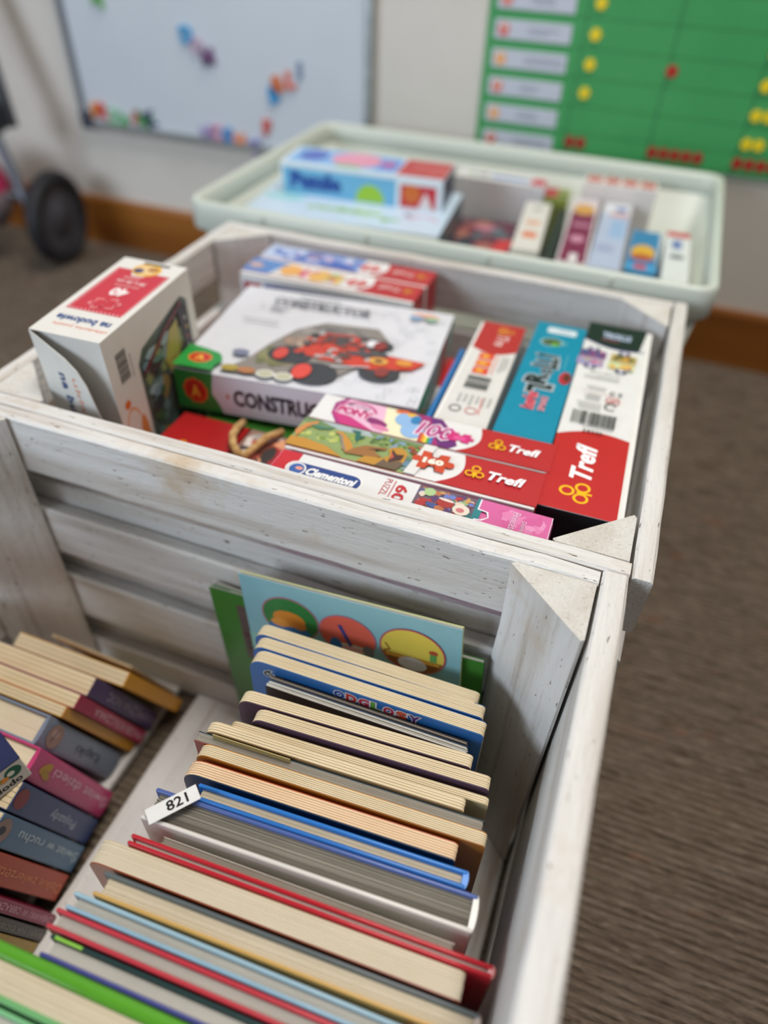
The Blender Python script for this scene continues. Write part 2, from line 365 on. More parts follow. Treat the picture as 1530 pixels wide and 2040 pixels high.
def crate(x0, x1, y0, y1, zt, te0, te1, ts, slats, ends0, ends1, gaps, label, leg=0.05):
    t = empty('wooden_crate', ((x0+x1)/2, (y0+y1)/2, 0), label=label, cat='crate')
    ox, oy = t.location.x, t.location.y
    def bd(n, a, b, c, d, e, f, al, wob=0.0005): return board(t, n, a-ox, b-ox, c-oy, d-oy, e, f, al, wob)
    for z0, z1 in ends0: bd('end_board', x0, x0+te0, y0, y1, z0, z1, 'y')
    for z0, z1 in ends1: bd('end_board', x1-te1, x1, y0, y1, z0, z1, 'y')
    for z0, z1 in slats:
        bd('slat', x0+te0+0.0006, x1-te1-0.0008, y0, y0+ts, z0, z1, 'x'); bd('slat', x0+te0+0.0006, x1-te1-0.0008, y1-ts, y1, z0, z1, 'x')
    for a, b in gaps: bd('floor_board', a, b, y0+ts+0.001, y1-ts-0.001, 0.004, 0.0135, 'y')
    for cx, sx in ((x0+te0+0.0014, 1), (x1-te1-0.0022, -1)):
        for cy, sy in ((y0+ts+0.0003, 1), (y1-ts-0.0006, -1)): post(t, cx-ox, cy-oy, sx, sy, 0.014, zt-0.0005, leg, leg*0.92)
    return t
SL = [(0.256, 0.307), (0.165, 0.2165), (0.081, 0.137), (0.004, 0.046)]
near = crate(-0.470, 0.0452, -0.078, 0.3212, 0.307, 0.0155, 0.0160, 0.0128, SL, [(0.262, 0.307), (0.165, 0.224), (0.081, 0.137), (0.004, 0.046)], [(0.194, 0.307), (0.075, 0.190), (0.004, 0.05)],
             [(-0.452, -0.312), (-0.291, -0.155), (-0.135, 0.0255)], 'whitewashed wooden crate in front, filled with upright books', leg=0.051)
mid = crate(-0.457, 0.0588, 0.3218, 0.7205, 0.307, 0.0125, 0.0130, 0.0128, [(0.256, 0.307), (0.172, 0.235), (0.088, 0.148), (0.004, 0.058)], [(0.262, 0.307), (0.165, 0.224), (0.081, 0.137), (0.004, 0.046)], [(0.259, 0.307), (0.165, 0.231), (0.081, 0.137), (0.004, 0.046)],
            [(-0.442, -0.302), (-0.281, -0.145), (-0.125, 0.0435)], 'whitewashed wooden crate in the middle, filled with puzzle boxes', leg=0.049)

# ------------------------------------------------------------------ storage tub
def tub():
    t = empty('storage_tub', (-0.22, 0.94, 0.0), label='milky green plastic tub behind the wooden crates, filled with puzzle boxes', cat='tub')
    hx, hy = 0.304, 0.2025
    def loop(bm, ins, z, r=0.022):
        a, b = hx-ins, hy-ins; r = max(0.01, r-ins*0.4); L = []
        for cx, cy, s in ((a-r, -b+r, -90), (a-r, b-r, 0), (-a+r, b-r, 90), (-a+r, -b+r, 180)):
            for k in range(9): q = R(s+k*11.25); L.append(bm.verts.new((cx+r*math.cos(q), cy+r*math.sin(q), z)))
        return L
    def skin(name, spec, caps=(False, False)):
        bm = bmesh.new(); Ls = [loop(bm, *s) for s in spec]
        for A, B in zip(Ls, Ls[1:]):
            n = len(A)
            for k in range(n): bm.faces.new((A[k], A[(k+1) % n], B[(k+1) % n], B[k]))
        if caps[0]: bm.faces.new(Ls[0][::-1])
        if caps[1]: bm.faces.new(Ls[-1])
        bmesh.ops.recalc_face_normals(bm, faces=bm.faces)
        return mk(name, bm, M['tub'], t, smooth=True)
    o = skin('tub_wall', [(0.045, 0.002), (0.040, 0.002), (0.038, 0.01), (0.0075, 0.29), (0.0100, 0.29), (0.041, 0.012), (0.045, 0.008)], (True, True))
    o.data.polygons[0].use_smooth = False
    skin('rim', [(0.0070, 0.283), (0.0, 0.283), (-0.001, 0.286), (-0.001, 0.313), (0.0012, 0.3170), (0.0055, 0.3170), (0.0098, 0.311), (0.0098, 0.29), (0.0070, 0.283)])
    for sx in (-0.20, -0.07, 0.07, 0.20):
        bbox('rib', sx-0.002, sx+0.002, -hy-0.0035, -hy+0.002, 0.287, 0.313, M['tub'], t, 0.0008)
    for sx in (-0.2, -0.07, 0.07, 0.2):
        bbox('rib', sx-0.002, sx+0.002, hy-0.002, hy+0.0035, 0.287, 0.313, M['tub'], t, 0.0008)
    return t
tub()

# ------------------------------------------------------------------ whiteboard with magnetic letters
wb = empty('whiteboard', (-0.7755, YW, 0.228), label='white magnetic board in aluminium frame hung low on the back wall', cat='whiteboard')
WX, WZ = 0.3005, 0.9
bbox('board_surface', -WX+0.008, WX-0.008, -0.010, -0.001, 0.008, WZ-0.008, M['board'], wb, 0.0005)
bbox('frame', -WX+0.012, WX-0.012, -0.016, -0.001, 0, 0.013, M['alu'], wb, 0.002)
bbox('frame', -WX+0.012, WX-0.012, -0.016, -0.001, WZ-0.013, WZ, M['alu'], wb, 0.002)
for s in (-1, 1):
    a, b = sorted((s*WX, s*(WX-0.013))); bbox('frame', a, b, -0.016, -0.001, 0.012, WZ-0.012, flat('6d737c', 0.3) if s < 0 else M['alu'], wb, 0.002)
    for z in (0, WZ-0.03):
        a, b = sorted((s*(WX+0.003), s*(WX-0.026))); bbox('corner_cap', a, b, -0.0185, -0.0008, z-0.003, z+0.03, flat('3b4350', 0.4), wb, 0.006, 3)
def letter(ch, x, zr, col, cname, where, size=0.026, rot=0):
    vs, fs, x0, x1, y0, y1 = text_mesh(ch, 0.05); s = size/(y1-y0); bm = bmesh.new()
    cr, sr = math.cos(rot), math.sin(rot)
    def T(p): a, b = (p[0]-(x0+x1)/2)*s, (p[1]-(y0+y1)/2)*s; return a*cr-b*sr, a*sr+b*cr
    A = [bm.verts.new((T(p)[0], -0.0045, T(p)[1])) for p in vs]
    for f in fs: bm.faces.new([A[i] for i in f])
    r = bmesh.ops.extrude_face_region(bm, geom=bm.faces[:]); 
    for v in [g for g in r['geom'] if isinstance(g, bmesh.types.BMVert)]: v.co.y += 0.0044
    bmesh.ops.recalc_face_normals(bm, faces=bm.faces)
    tag(mk('magnetic_letter', bm, flat(col, 0.35), None, (x, YW-0.0104, HC+zr)), cname+' magnetic letter '+where, 'magnet', 'magnetic letters on the whiteboard')
LET = [('A', -0.984, -0.172, '58a838', 'green', 'alone at the top left of the whiteboard'),
 ('D', -0.815, -0.212, '3f9ed2', 'blue', 'leftmost of the trio in the upper middle of the whiteboard'), ('O', -0.797, -0.228, 'c3a9bd', 'pale pink', 'in the middle of the upper trio on the whiteboard'), ('M', -0.778, -0.242, '7d5a82', 'purple', 'lowest of the upper trio on the whiteboard'),
 ('B', -0.655, -0.287, '3d9bd4', 'blue', 'lowest of the slanting group of four on the right'), ('a', -0.648, -0.270, 'd77a4a', 'orange', 'just above the blue one of the slanting group'), ('L', -0.622, -0.262, 'e2603e', 'red-orange', 'third of the slanting group on the right'), ('i', -0.605, -0.246, '7d8fae', 'grey-blue', 'topmost of the slanting group on the right'),
 ('P', -1.040, -0.352, 'e39035', 'orange', 'leftmost in the bottom left row'), ('R', -1.023, -0.351, 'd5564f', 'red', 'second in the bottom left row'), ('Z', -1.000, -0.358, '8cc79a', 'pale green', 'third in the bottom left row'), ('E', -0.977, -0.366, '68b47a', 'green', 'hanging lowest in the bottom left row'), ('S', -0.950, -0.354, 'dd7f86', 'pink', 'fifth in the bottom left row'), ('W', -0.934, -0.358, '57a45c', 'leaf green', 'sixth in the bottom left row'), ('K', -0.917, -0.352, '3b4470', 'navy', 'last in the bottom left row'),
 ('N', -0.797, -0.363, 'a293c0', 'lilac', 'leftmost in the bottom right row'), ('C', -0.777, -0.360, 'd78fae', 'rose', 'second in the bottom right row'), ('G', -0.755, -0.362, '3b8fd0', 'bright blue', 'third in the bottom right row'), ('H', -0.731, -0.369, 'e88a52', 'orange', 'fourth in the bottom right row'), ('T', -0.700, -0.376, '7d78bb', 'violet', 'lowest in the bottom right row beside the tub'), ('F', -0.673, -0.340, 'd8574b', 'red', 'standing above the right end of the bottom row')]
for i, l in enumerate(LET): letter(*l, rot=R((i*37) % 40-20))

# ------------------------------------------------------------------ green chart
ch = empty('progress_chart', (-0.297, YW, 0.294), label='green chart with name cards and yellow and red stickers on the back wall', cat='chart')
bbox('chart_board', 0, 0.76, -0.004, -0.0005, 0, 0.62, M['green'], ch, 0.0006)
p = Print((0, -0.004, 0), (1, 0, 0), (0, 0, 1))
rowz = lambda k: HC-0.124-0.0365*k-0.294          # centre height of row k
for k in range(-10, 6): p.rect(0.125, rowz(k)-0.0185, 0.76, rowz(k)-0.0172, '256f38', k == -10)
for x in (0.142, 0.268, 0.392, 0.516, 0.64): p.rect(x, 0, x+0.0016, 0.62, '1e4f33', x == 0.142)
p.done(ch, 'grid_lines', 0.5)
icons = ['d9705d', 'd9534a', 'f0a236', 'dd6a55', 'eda04a', 'cf5145']
for k in range(-4, 6):
    z = rowz(k)-0.003
    c = bbox('name_card', 0.012, 0.125, -0.0052, -0.0041, z-0.0125, z+0.0115, flat('c6cad6', 0.5), ch, 0.0004)
    q = Print((0.012, -0.0052, z-0.0125), (1, 0, 0), (0, 0, 1)); q.ell(0.014, 0.012, 0.0085, 0.0085, icons[k % 6]); q.ell(0.014, 0.015, 0.004, 0.004, 'e9d3c0'); q.done(c, 'icon_print')
    q = Print((0.012, -0.0052, z-0.0125), (1, 0, 0), (0, 0, 1)); q.lines(0.05, 0.007, 0.05+0.012*(3+k % 3), 0.017, 2, '8a90a2', seed=k); q.done(c, 'name_print')
def sticker(x, z, c, heart=False):
    bm = bmesh.new(); n = 16; r = 0.0078
    pts = []
    for i in range(n):
        t = 2*PI*i/n; rr = r*(1+0.12*math.cos(t*6)) if not heart else r*(0.92+0.1*math.sin(t)*math.copysign(1, math.sin(t))); pts.append((x+rr*math.cos(t), z+rr*math.sin(t)))
    prism(bm, pts, -0.0062, -0.0042); bmesh.ops.recalc_face_normals(bm, faces=bm.faces)
    mk('sticker', bm, flat(c, 0.45), ch)
for k in range(-4, 4): sticker(0.159, rowz(k), 'f0d21c')
sticker(0.274, rowz(2)+0.002, 'b3201f')
for k, n in ((0, 1), (1, 2), (2, 3), (3, 4), (4, 2), (-1, 3)):
    for i in range(n): sticker(0.402+i*0.0165, rowz(k)-0.004, 'f0d21c')
for x, n in ((0.151, 2), (0.276, 5), (0.398, 6)):
    for i in range(n): sticker(x+i*0.0165, rowz(5)+0.006, 'a81e1e', True)

# ------------------------------------------------------------------ doll pram at the left edge
pr = empty('doll_pram', (-1.105, 1.06, 0), label='grey tubed doll pram with a black wheel at the left edge, beside the whiteboard', cat='pram')
wh = empty('wheel', (0.01, 0.05, 0.0865)); wh.parent = pr; wh.rotation_euler = (PI/2, 0, R(98))
bm = bmesh.new(); lathe(bm, [(0.066, -0.014), (0.078, -0.0155), (0.0845, -0.010), (0.0865, 0), (0.0845, 0.010), (0.078, 0.0155), (0.066, 0.014), (0.063, 0.0), (0.066, -0.014)], 40); mk('tyre', bm, M['rubber'], wh, smooth=True)
bm = bmesh.new(); lathe(bm, [(0.0001, -0.012), (0.02, -0.012), (0.03, -0.004), (0.055, -0.004), (0.0665, -0.009), (0.0665, 0.009), (0.055, 0.004), (0.03, 0.004), (0.02, 0.012), (0.0001, 0.012)], 36); mk('wheel_disc', bm, flat('404147', 0.4), wh, smooth=True)
bm = bmesh.new(); tube(bm, [(-0.004, 0.012, 0.0865), (-0.03, 0.02, 0.13), (-0.06, 0.03, 0.22), (-0.13, 0.03, 0.42), (-0.20, 0.03, 0.62)], 0.009, 12); mk('frame_tube', bm, M['steel'], pr, smooth=True)
bm = bmesh.new(); tube(bm, [(-0.36, 0.0, 0.09), (-0.2, 0.02, 0.12), (-0.03, 0.02, 0.13)], 0.007, 10); mk('axle_tube', bm, M['steel'], pr, smooth=True)
bm = bmesh.new(); tube(bm, [(-0.05, 0.06, 0.24), (-0.10, 0.10, 0.42), (-0.14, 0.12, 0.60)], 0.013, 10); mk('handle_tube', bm, flat('5a5f66', 0.4), pr, smooth=True)
bbox('joint', -0.092, -0.048, 0.008, 0.05, 0.235, 0.285, flat('20242c', 0.4), pr, 0.008, 3)
bm = bmesh.new(); rg = []
for i in range(9):
    s = i/8; rr = 0.095*(0.55+0.45*math.sin(PI*(0.15+0.8*s))); rg.append([bm.verts.new((-0.15+rr*math.cos(2*PI*k/20)*(1+0.05*math.sin(3*k)), -0.01+rr*0.9*math.sin(2*PI*k/20), 0.075+0.13*s)) for k in range(20)])
for A, B in zip(rg, rg[1:]):
    for k in range(20): bm.faces.new((A[k], A[(k+1) % 20], B[(k+1) % 20], B[k])).material_index = 0 if A[0].co.z > 0.13 else 1
bm.faces.new(rg[0][::-1]); bm.faces.new(rg[-1]); bmesh.ops.recalc_face_normals(bm, faces=bm.faces)
mk('fabric_seat', bm, [flat('b02a55', 0.8), flat('8f8288', 0.8)], pr, smooth=True)

# ------------------------------------------------------------------ books: local x = width (spine at +x), y = thickness towards the back, z up
def outline(w, h, r0, r1, z0=0, x0=0):
    """page outline in x-z: rounded top-left r0 and top-right r1"""
    pts = [(x0, z0), (x0+w, z0)]
    for k in range(6): t = R(k*18); pts.append((x0+w-r1+r1*math.cos(t), z0+h-r1+r1*math.sin(t)))
    for k in range(6): t = R(90+k*18); pts.append((x0+r0+r0*math.cos(t), z0+h-r0+r0*math.sin(t)))
    return pts
def pages(parent, w, h, y0, y1, n, mat, r0=0.001, r1=0.001, gap=0.0002, jit=0.0003, seed=1, x0=0.0, fan=0.0, fanx=0.06):
    rd = random.Random(seed); bm = bmesh.new(); T = (y1-y0)/n
    for i in range(n):
        a = y0+i*T+gap/2; b = a+T-gap; dz = rd.uniform(-jit, jit); dx = rd.uniform(-jit, jit)
        if fan:                                             # pages that spread apart towards the fore edge
            m = 7; u = (i+0.5)/n
            la = []
            for k in range(m):
                x = x0+w*k/(m-1); s = max(0, 1-k/(m-1)/fanx)**2*fan*u
                la.append((x, a-s, b-s))
            A = [(bm.verts.new((x, p, 0)), bm.verts.new((x, q, 0)), bm.verts.new((x, q, h+dz)), bm.verts.new((x, p, h+dz))) for x, p, q in la]
            for P_, Q_ in zip(A, A[1:]):
                for k in range(4): bm.faces.new((P_[k], Q_[k], Q_[(k+1) % 4], P_[(k+1) % 4]))
            bm.faces.new(A[0]); bm.faces.new(A[-1][::-1])
        else: prism(bm, outline(w, h+dz, r0, r1, 0, x0+dx), a, b)
    bmesh.ops.recalc_face_normals(bm, faces=bm.faces)
    o = mk('pages', bm, mat, parent); o['kind'] = 'stuff'; return o
def place(name, xl, yl, xr, yr, T, z0, label, group, lean=0, cat='book'):
    """xl,yl - xr,yr: back top edge; the object's origin is the back bottom left corner, thickness runs to -y"""
    a = math.atan2(yr-yl, xr-xl); h = 0
    return empty(name, (xl, yl, z0), (R(lean), 0, a), label, cat, group)
ZB = 0.0150
def board_book(xl, yl, xr, yr, T, zt, n, front, back, page, label, r0=0.009, r1=0.003, name='board_book', group='board books in the front crate', lean=0, z0=ZB):
    w = math.hypot(xr-xl, yr-yl); t = place(name, xl, yl, xr, yr, T, z0, label, group, lean); h = zt-z0
    pages(t, w, h, -T+0.0005, -0.0005, max(3, round(n*0.8)), M[page], r0, r1, 0.00027, 0.00012, int(xl*-9999))
    for nm, a, b, c in (('front_cover', -T, -T+0.00045, front), ('back_cover', -0.00045, 0, back)):
        bm = bmesh.new(); prism(bm, outline(w, h-0.0002, r0, r1), a, b); bmesh.ops.recalc_face_normals(bm, faces=bm.faces); mk(nm, bm, flat(c, 0.3), t)
    return t, w, h
def hard_book(xl, yl, xr, yr, T, zt, n, front, back, spine, page, label, ct=0.0024, name='hardcover_book', group='hardcover books in the front crate', lean=0, z0=ZB, jit=0.0003, rough=0.22, over=0.003, ct2=None):
    c2 = ct2 or ct
    w = math.hypot(xr-xl, yr-yl); t = place(name, xl, yl, xr, yr, T, z0, label, group, lean); h = zt-z0
    if T > ct+c2+0.0006:
        bm = pages(t, w-over-0.002, h-2*over, -T+c2, -ct, n, M[page], 0.001, 0.001, 0.00013 if n > 12 else 0.0002, jit, int(xl*-7777), over)
        bm.location.z = over
    for nm, a, b, c in (('front_cover', -T, -T+c2, front), ('back_cover', -ct, 0, back)):
        m = bmesh.new(); box(m, 0, w, a, b, 0, h, (b-a)*0.46, 3); mk(nm, m, flat(c, rough), t, smooth=True)
    m = bmesh.new(); k = 8; pts = []
    for i in range(k+1): q = PI*i/k; pts.append((w-0.0005+0.0016*math.sin(q), -T/2-T/2*math.cos(q)*0.98))
    pts += [(w-0.0024, -0.0012), (w-0.0024, -T+0.0012)]
    A = [m.verts.new((x, y, 0)) for x, y in pts]; B = [m.verts.new((x, y, h-0.0006)) for x, y in pts]; nn = len(pts)
    m.faces.new(A[::-1]); m.faces.new(B)
    for i in range(nn): m.faces.new((A[i], A[(i+1) % nn], B[(i+1) % nn], B[i]))
    bmesh.ops.recalc_face_normals(m, faces=m.faces); mk('spine', m, flat(spine, rough), t)
    return t, w, h
def soft_book(xl, yl, xr, yr, T, zt, n, front, back, page, label, group='thin softcover books in the front crate', lean=0, name='softcover_book', z0=ZB, fan=0, fanx=0.3, tilt=0):
    w = math.hypot(xr-xl, yr-yl); t = place(name, xl, yl, xr, yr, T, z0, label, group, lean); h = zt-z0
    pages(t, w-0.0006, h-0.0008, -T+0.0004, -0.0004, n, M[page], 0.001, 0.001, 0.0001, 0.0003, int(xl*-5555), 0, fan, fanx)
    bbox('front_cover', 0, w, -T, -T+0.0004, 0, h, flat(front, 0.3), t, 0.0001)
    bbox('back_cover', 0, w, -0.0004, 0, 0, h, flat(back, 0.3), t, 0.0001)
    return t, w, h

# right hand row of the front crate, from the back board towards the camera
t, w, h = soft_book(-0.2310, 0.2970, -0.0135, 0.2970, 0.0035, 0.201, 8, '3c7a2c', '3c7a2c', 'page_white', 'green magazine standing right against the back of the front crate', name='magazine', fan=-0.006, fanx=0.3)
t.rotation_euler = (R(-1.0), R(-3.8), 0)
p = Print((0, -0.0036, 0), (1, 0, 0), (0, 0, 1)); p.rect(0.17, 0.11, 0.194, h-0.012, '9a6b58'); p.blobs(0.171, 0.125, 0.193, h-0.03, ['5a2320', '8a3b30', '2f1a1c', 'a86a58'], 18, 4); p.rect(0.17, 0.11, 0.194, 0.135, '231c33')
p.done(t, 'cover_print'); p = Print((0, -0.0036, 0), (1, 0, 0), (0, 0, 1)); p.rect(0.022, 0.11, 0.042, h-0.012, '5b4a44'); p.blobs(0.023, 0.12, 0.041, h-0.03, ['2c1a1c', '4e2322', '1d1519'], 22, 7); p.done(t, 'picture_print')
t, w, h = soft_book(-0.1950, 0.2880, -0.0270, 0.2895, 0.0035, 0.2345, 8, '86b7c0', 'dfe39a', 'page_white', 'light blue picture booklet with three oval pictures, the tallest at the back', name='picture_booklet', group=None, fan=-0.002, fanx=0.9)
t.rotation_euler = (R(-2.0), R(-4.2), t.rotation_euler.z)
p = Print((0, -0.0036, 0), (1, 0, 0), (0, 0, 1)); zc = h-0.0385
def oval(cx, cz, rx, rz, edge, body): p.ell(cx, cz, rx, rz, edge, 30); p.ell(cx, cz, rx*0.95, rz*0.94, body, 30)
p.rect(0.0, 0, w, h-0.0615, '8fc4b8')
oval(0.038, h-0.0345, 0.0235, 0.0215, 'b06a80', '2f7d3c'); p.ell(0.036, h-0.0470, 0.0175, 0.0075, '2c6fb0', 14)
p.ell(0.037, h-0.0355, 0.0135, 0.0085, 'e08a2b', 12); p.ell(0.029, h-0.0415, 0.008, 0.0045, 'e9983a', 10); p.ell(0.045, h-0.0405, 0.006, 0.004, 'd97f26', 10)
oval(0.0835, h-0.0365, 0.0225, 0.0205, 'b56a7c', 'd8604c'); p.ell(0.088, h-0.0490, 0.0165, 0.008, '3f8f72', 14, a0=180, a1=360); p.ell(0.088, h-0.0490, 0.0165, 0.0042, 'bfe0cc', 16); p.ell(0.088, h-0.0492, 0.013, 0.0028, 'e3a6a8', 14)
p.line([(0.078, h-0.0265), (0.086, h-0.0465)], 0.0032, '43407f'); p.ell(0.0995, h-0.0475, 0.0045, 0.006, '77767e', 10); p.ell(0.074, h-0.0490, 0.005, 0.008, '2f6fb4', 10)
oval(0.133, h-0.0345, 0.0245, 0.0225, 'b7505f', 'd9c350'); p.ell(0.133, h-0.0350, 0.0228, 0.0205, '8d5428', 24, a0=195, a1=345); p.rect(0.113, h-0.0440, 0.153, h-0.0410, 'e0a23c'); p.ell(0.133, h-0.0475, 0.011, 0.007, 'd9d5dd', 12); p.rect(0.146, h-0.0395, 0.151, h-0.0315, '5f9a4d'); p.ell(0.1485, h-0.0300, 0.0035, 0.0022, 'b04a35', 8)
p.line([(0.113, h-0.0315), (0.1165, h-0.0375), (0.112, h-0.0395)], 0.0012, '8d5428')
p.done(t, 'cover_print')

board_book(-0.185, 0.2735, -0.0225, 0.2752, 0.0097, 0.212, 9, '2d62a3', 'cfc3a0', 'page_tan', 'board book with tan pages directly in front of the picture booklet')
board_book(-0.181, 0.2632, -0.0165, 0.2668, 0.0098, 0.212, 9, '2d62a3', '29598f', 'page_tan', 'second tan board book behind the blue one with coloured lettering', group='board books in the front crate')
t, w, h = board_book(-0.178, 0.2527, -0.0128, 0.2555, 0.0102, 0.212, 9, '2a66a8', '2d62a3', 'page_tan', 'blue board book with bubbly coloured title across its front', r0=0.011)
p = Print((0, -0.01024, 0), (1, 0, 0), (0, 0, 1))
p.text('\u0107wir', 0.0200, h-0.0120, 0.018, 0.0080, '16181f', R(-18), 0, 0.05, 'e8e6dc', 0.06)
p.done(t, 'word_print'); p = Print((0, -0.01024, 0), (1, 0, 0), (0, 0, 1))
for i, (c_, k) in enumerate(zip('ODGLOSY', ['2b4c9c', 'c23a3a', 'b8324a', '5f9c3c', 'b03246', 'c8502e', '5b2f6d'])):
    p.text(c_, 0.067+i*0.0088, h-0.0073, 0.0078, 0.0088, k, 0, 0, 0.06, 'd9d4da', 0.07)
p.done(t, 'cover_print')
soft_book(-0.1600, 0.2408, -0.0208, 0.2428, 0.0022, 0.2035, 3, '6b5e58', '4b403c', 'page_grey', 'thin brown-grey softcover behind the white-edged booklets', lean=0)
soft_book(-0.1600, 0.2382, -0.0200, 0.2402, 0.0021, 0.2025, 3, 'e3e2da', '2b4a6a', 'page_white', 'thin booklet with dark blue back and white front', lean=0)
soft_book(-0.1610, 0.2356, -0.0195, 0.2378, 0.0024, 0.2015, 3, '3a2b33', 'e8e6dd', 'page_white', 'thin white-edged booklet with dark front beside the purple board book', lean=0)
board_book(-0.1695, 0.2203, -0.0148, 0.2302, 0.0088, 0.212, 6, '4a2f44', 'd9c7a2', 'page_tan', 'tan board book with dark purple front, its left corner sticking out')
board_book(-0.155, 0.2110, -0.0012, 0.2208, 0.0087, 0.212, 7, '584056', 'cdb892', 'page_tan', 'narrower board book with mauve front just before the purple one')
board_book(-0.166, 0.1985, 0.0010, 0.2090, 0.0050, 0.2095, 4, 'b7a67f', 'b7a67f', 'page_tan', 'thin tan board book reaching farthest right behind the notebook with wavy pages', r0=0.006)
board_book(-0.1785, 0.1922, -0.0115, 0.2020, 0.0078, 0.212, 5, '8a6f4a', 'cdb892', 'page_tan', 'tan board book with a strip of card stuck between its pages')
st = board_book  # keep the name short below
bbox('bookmark_strip', -0.160, -0.108, 0.1912, 0.1918, 0.16, 0.2135, flat('a89660', 0.7), None, 0.0001)
tag(bpy.data.objects['bookmark_strip'], 'olive card strip poking out between two tan board books', 'bookmark'); bpy.data.objects['bookmark_strip'].rotation_euler.z = R(3)
soft_book(-0.1805, 0.1838, 0.0018, 0.1944, 0.0068, 0.2095, 16, '8c2b1e', '25404c', 'page_grey', 'notebook with wavy grey pages and a dark red front', fan=0.0, name='notebook')
board_book(-0.1745, 0.1765, 0.0052, 0.1870, 0.0080, 0.2125, 8, 'a8681f', 'c58a32', 'page_tan', 'tall board book with orange-brown front')
board_book(-0.176, 0.1655, -0.0085, 0.1758, 0.0098, 0.2118, 8, '17304c', 'c0603a', 'page_peach', 'peach-edged board book with dark navy front', r0=0.012)
hard_book(-0.161, 0.1532, 0.0004, 0.1632, 0.0098, 0.213, 12, '2d6fb8', '2b74c2', '2b7dd0', 'page_cream', 'bright blue hardcover with its glossy spine to the right')
t, w, h = hard_book(-0.1825, 0.1420, 0.0090, 0.1535, 0.0192, 0.2125, 46, 'd9d5cd', '4f639c', 'd8d4ca', 'page_grey', 'thick hardcover with grey pages, steel-blue back and worn white spine', ct=0.0026, jit=0.0009)
p = Print((0, 0, 0), (1, 0, 0), (0, 1, 0))
tg = empty('number_tag', (-0.1795, 0.1265, 0.2158), (R(-4), R(-4), R(50)), 'white paper tag reading 821 lying across the thick grey-paged book', 'tag')
bbox('paper', 0, 0.0300, -0.0100, 0, 0, 0.0003, flat('dcdbd8', 0.6), tg, 0.00008)
p = Print((0, -0.0102, 0.0003), (1, 0, 0), (0, 1, 0)); p.text('821', 0.0175, 0.0053, 0.0125, 0.0066, '0f0f0f', 0, 0, 0.02); p.done(tg, 'number_print')
soft_book(-0.164, 0.1201, 0.0035, 0.1279, 0.0038, 0.2085, 10, '9a927f', 'd8d3c6', 'page_grey', 'thin grey-paged softcover squeezed before the white spined book')
hard_book(-0.1795, 0.1142, 0.0245, 0.1244, 0.0062, 0.2135, 3, 'b81f2c', 'b81f2c', 'b01c28', 'page_white', 'thin glossy red hardcover reaching farthest right', ct=0.0023, rough=0.15)
board_book(-0.196, 0.1066, 0.0125, 0.1170, 0.0130, 0.2115, 15, 'a24a22', 'cdb892', 'page_cream', 'thick cream-edged book with rust orange front, before the red hardcover', r0=0.010)
hard_book(-0.1815, 0.0926, 0.0235, 0.1027, 0.0126, 0.2120, 20, 'c9a15a', '5d6668', '6d4a3a', 'page_cream', 'hardcover with slate grey back cover and cream pages', ct=0.0021)
hard_book(-0.190, 0.0786, -0.008, 0.0856, 0.0090, 0.2120, 10, '8fb4c9', '9cbccb', '9cbccb', 'page_white', 'pale blue hardcover, third from the lime green one', ct=0.0022)
hard_book(-0.193, 0.0688, -0.004, 0.0760, 0.0100, 0.2125, 12, 'c03a46', 'bf3644', 'bf3644', 'page_white', 'wine red hardcover whose two covers frame white pages', ct=0.0023)
t, w, h = hard_book(-0.188, 0.0580, -0.006, 0.0650, 0.0106, 0.2115, 10, '4b4f94', '243f3f', '243f3f', 'page_white', 'dark green hardcover with violet front beside the wine red one', ct=0.0022)
p = Print((0, 0, h), (1, 0, 0), (0, 1, 0)); p.rect(0.003, -0.0019, 0.019, -0.0004, '86bf45'); p.done(t, 'cover_mark')
hard_book(-0.212, 0.0462, -0.006, 0.0530, 0.0222, 0.2160, 18, '6fb070', '5aa12c', '5aa12c', 'page_cream', 'lime green hardcover with thick rounded glossy edge nearest the camera', ct=0.0074, ct2=0.0030, rough=0.15)
hard_book(-0.208, 0.0230, -0.006, 0.0295, 0.0150, 0.2130, 12, '4b93c9', '7fc08a', '7fc08a', 'page_white', 'pale green hardcover in the bottom left corner of the photo', ct=0.0025, rough=0.15)
hard_book(-0.205, 0.0060, -0.006, 0.0100, 0.0180, 0.2120, 12, '8a3b2e', '7d5a4a', '7d5a4a', 'page_cream', 'brown hardcover at the near end of the right hand row')

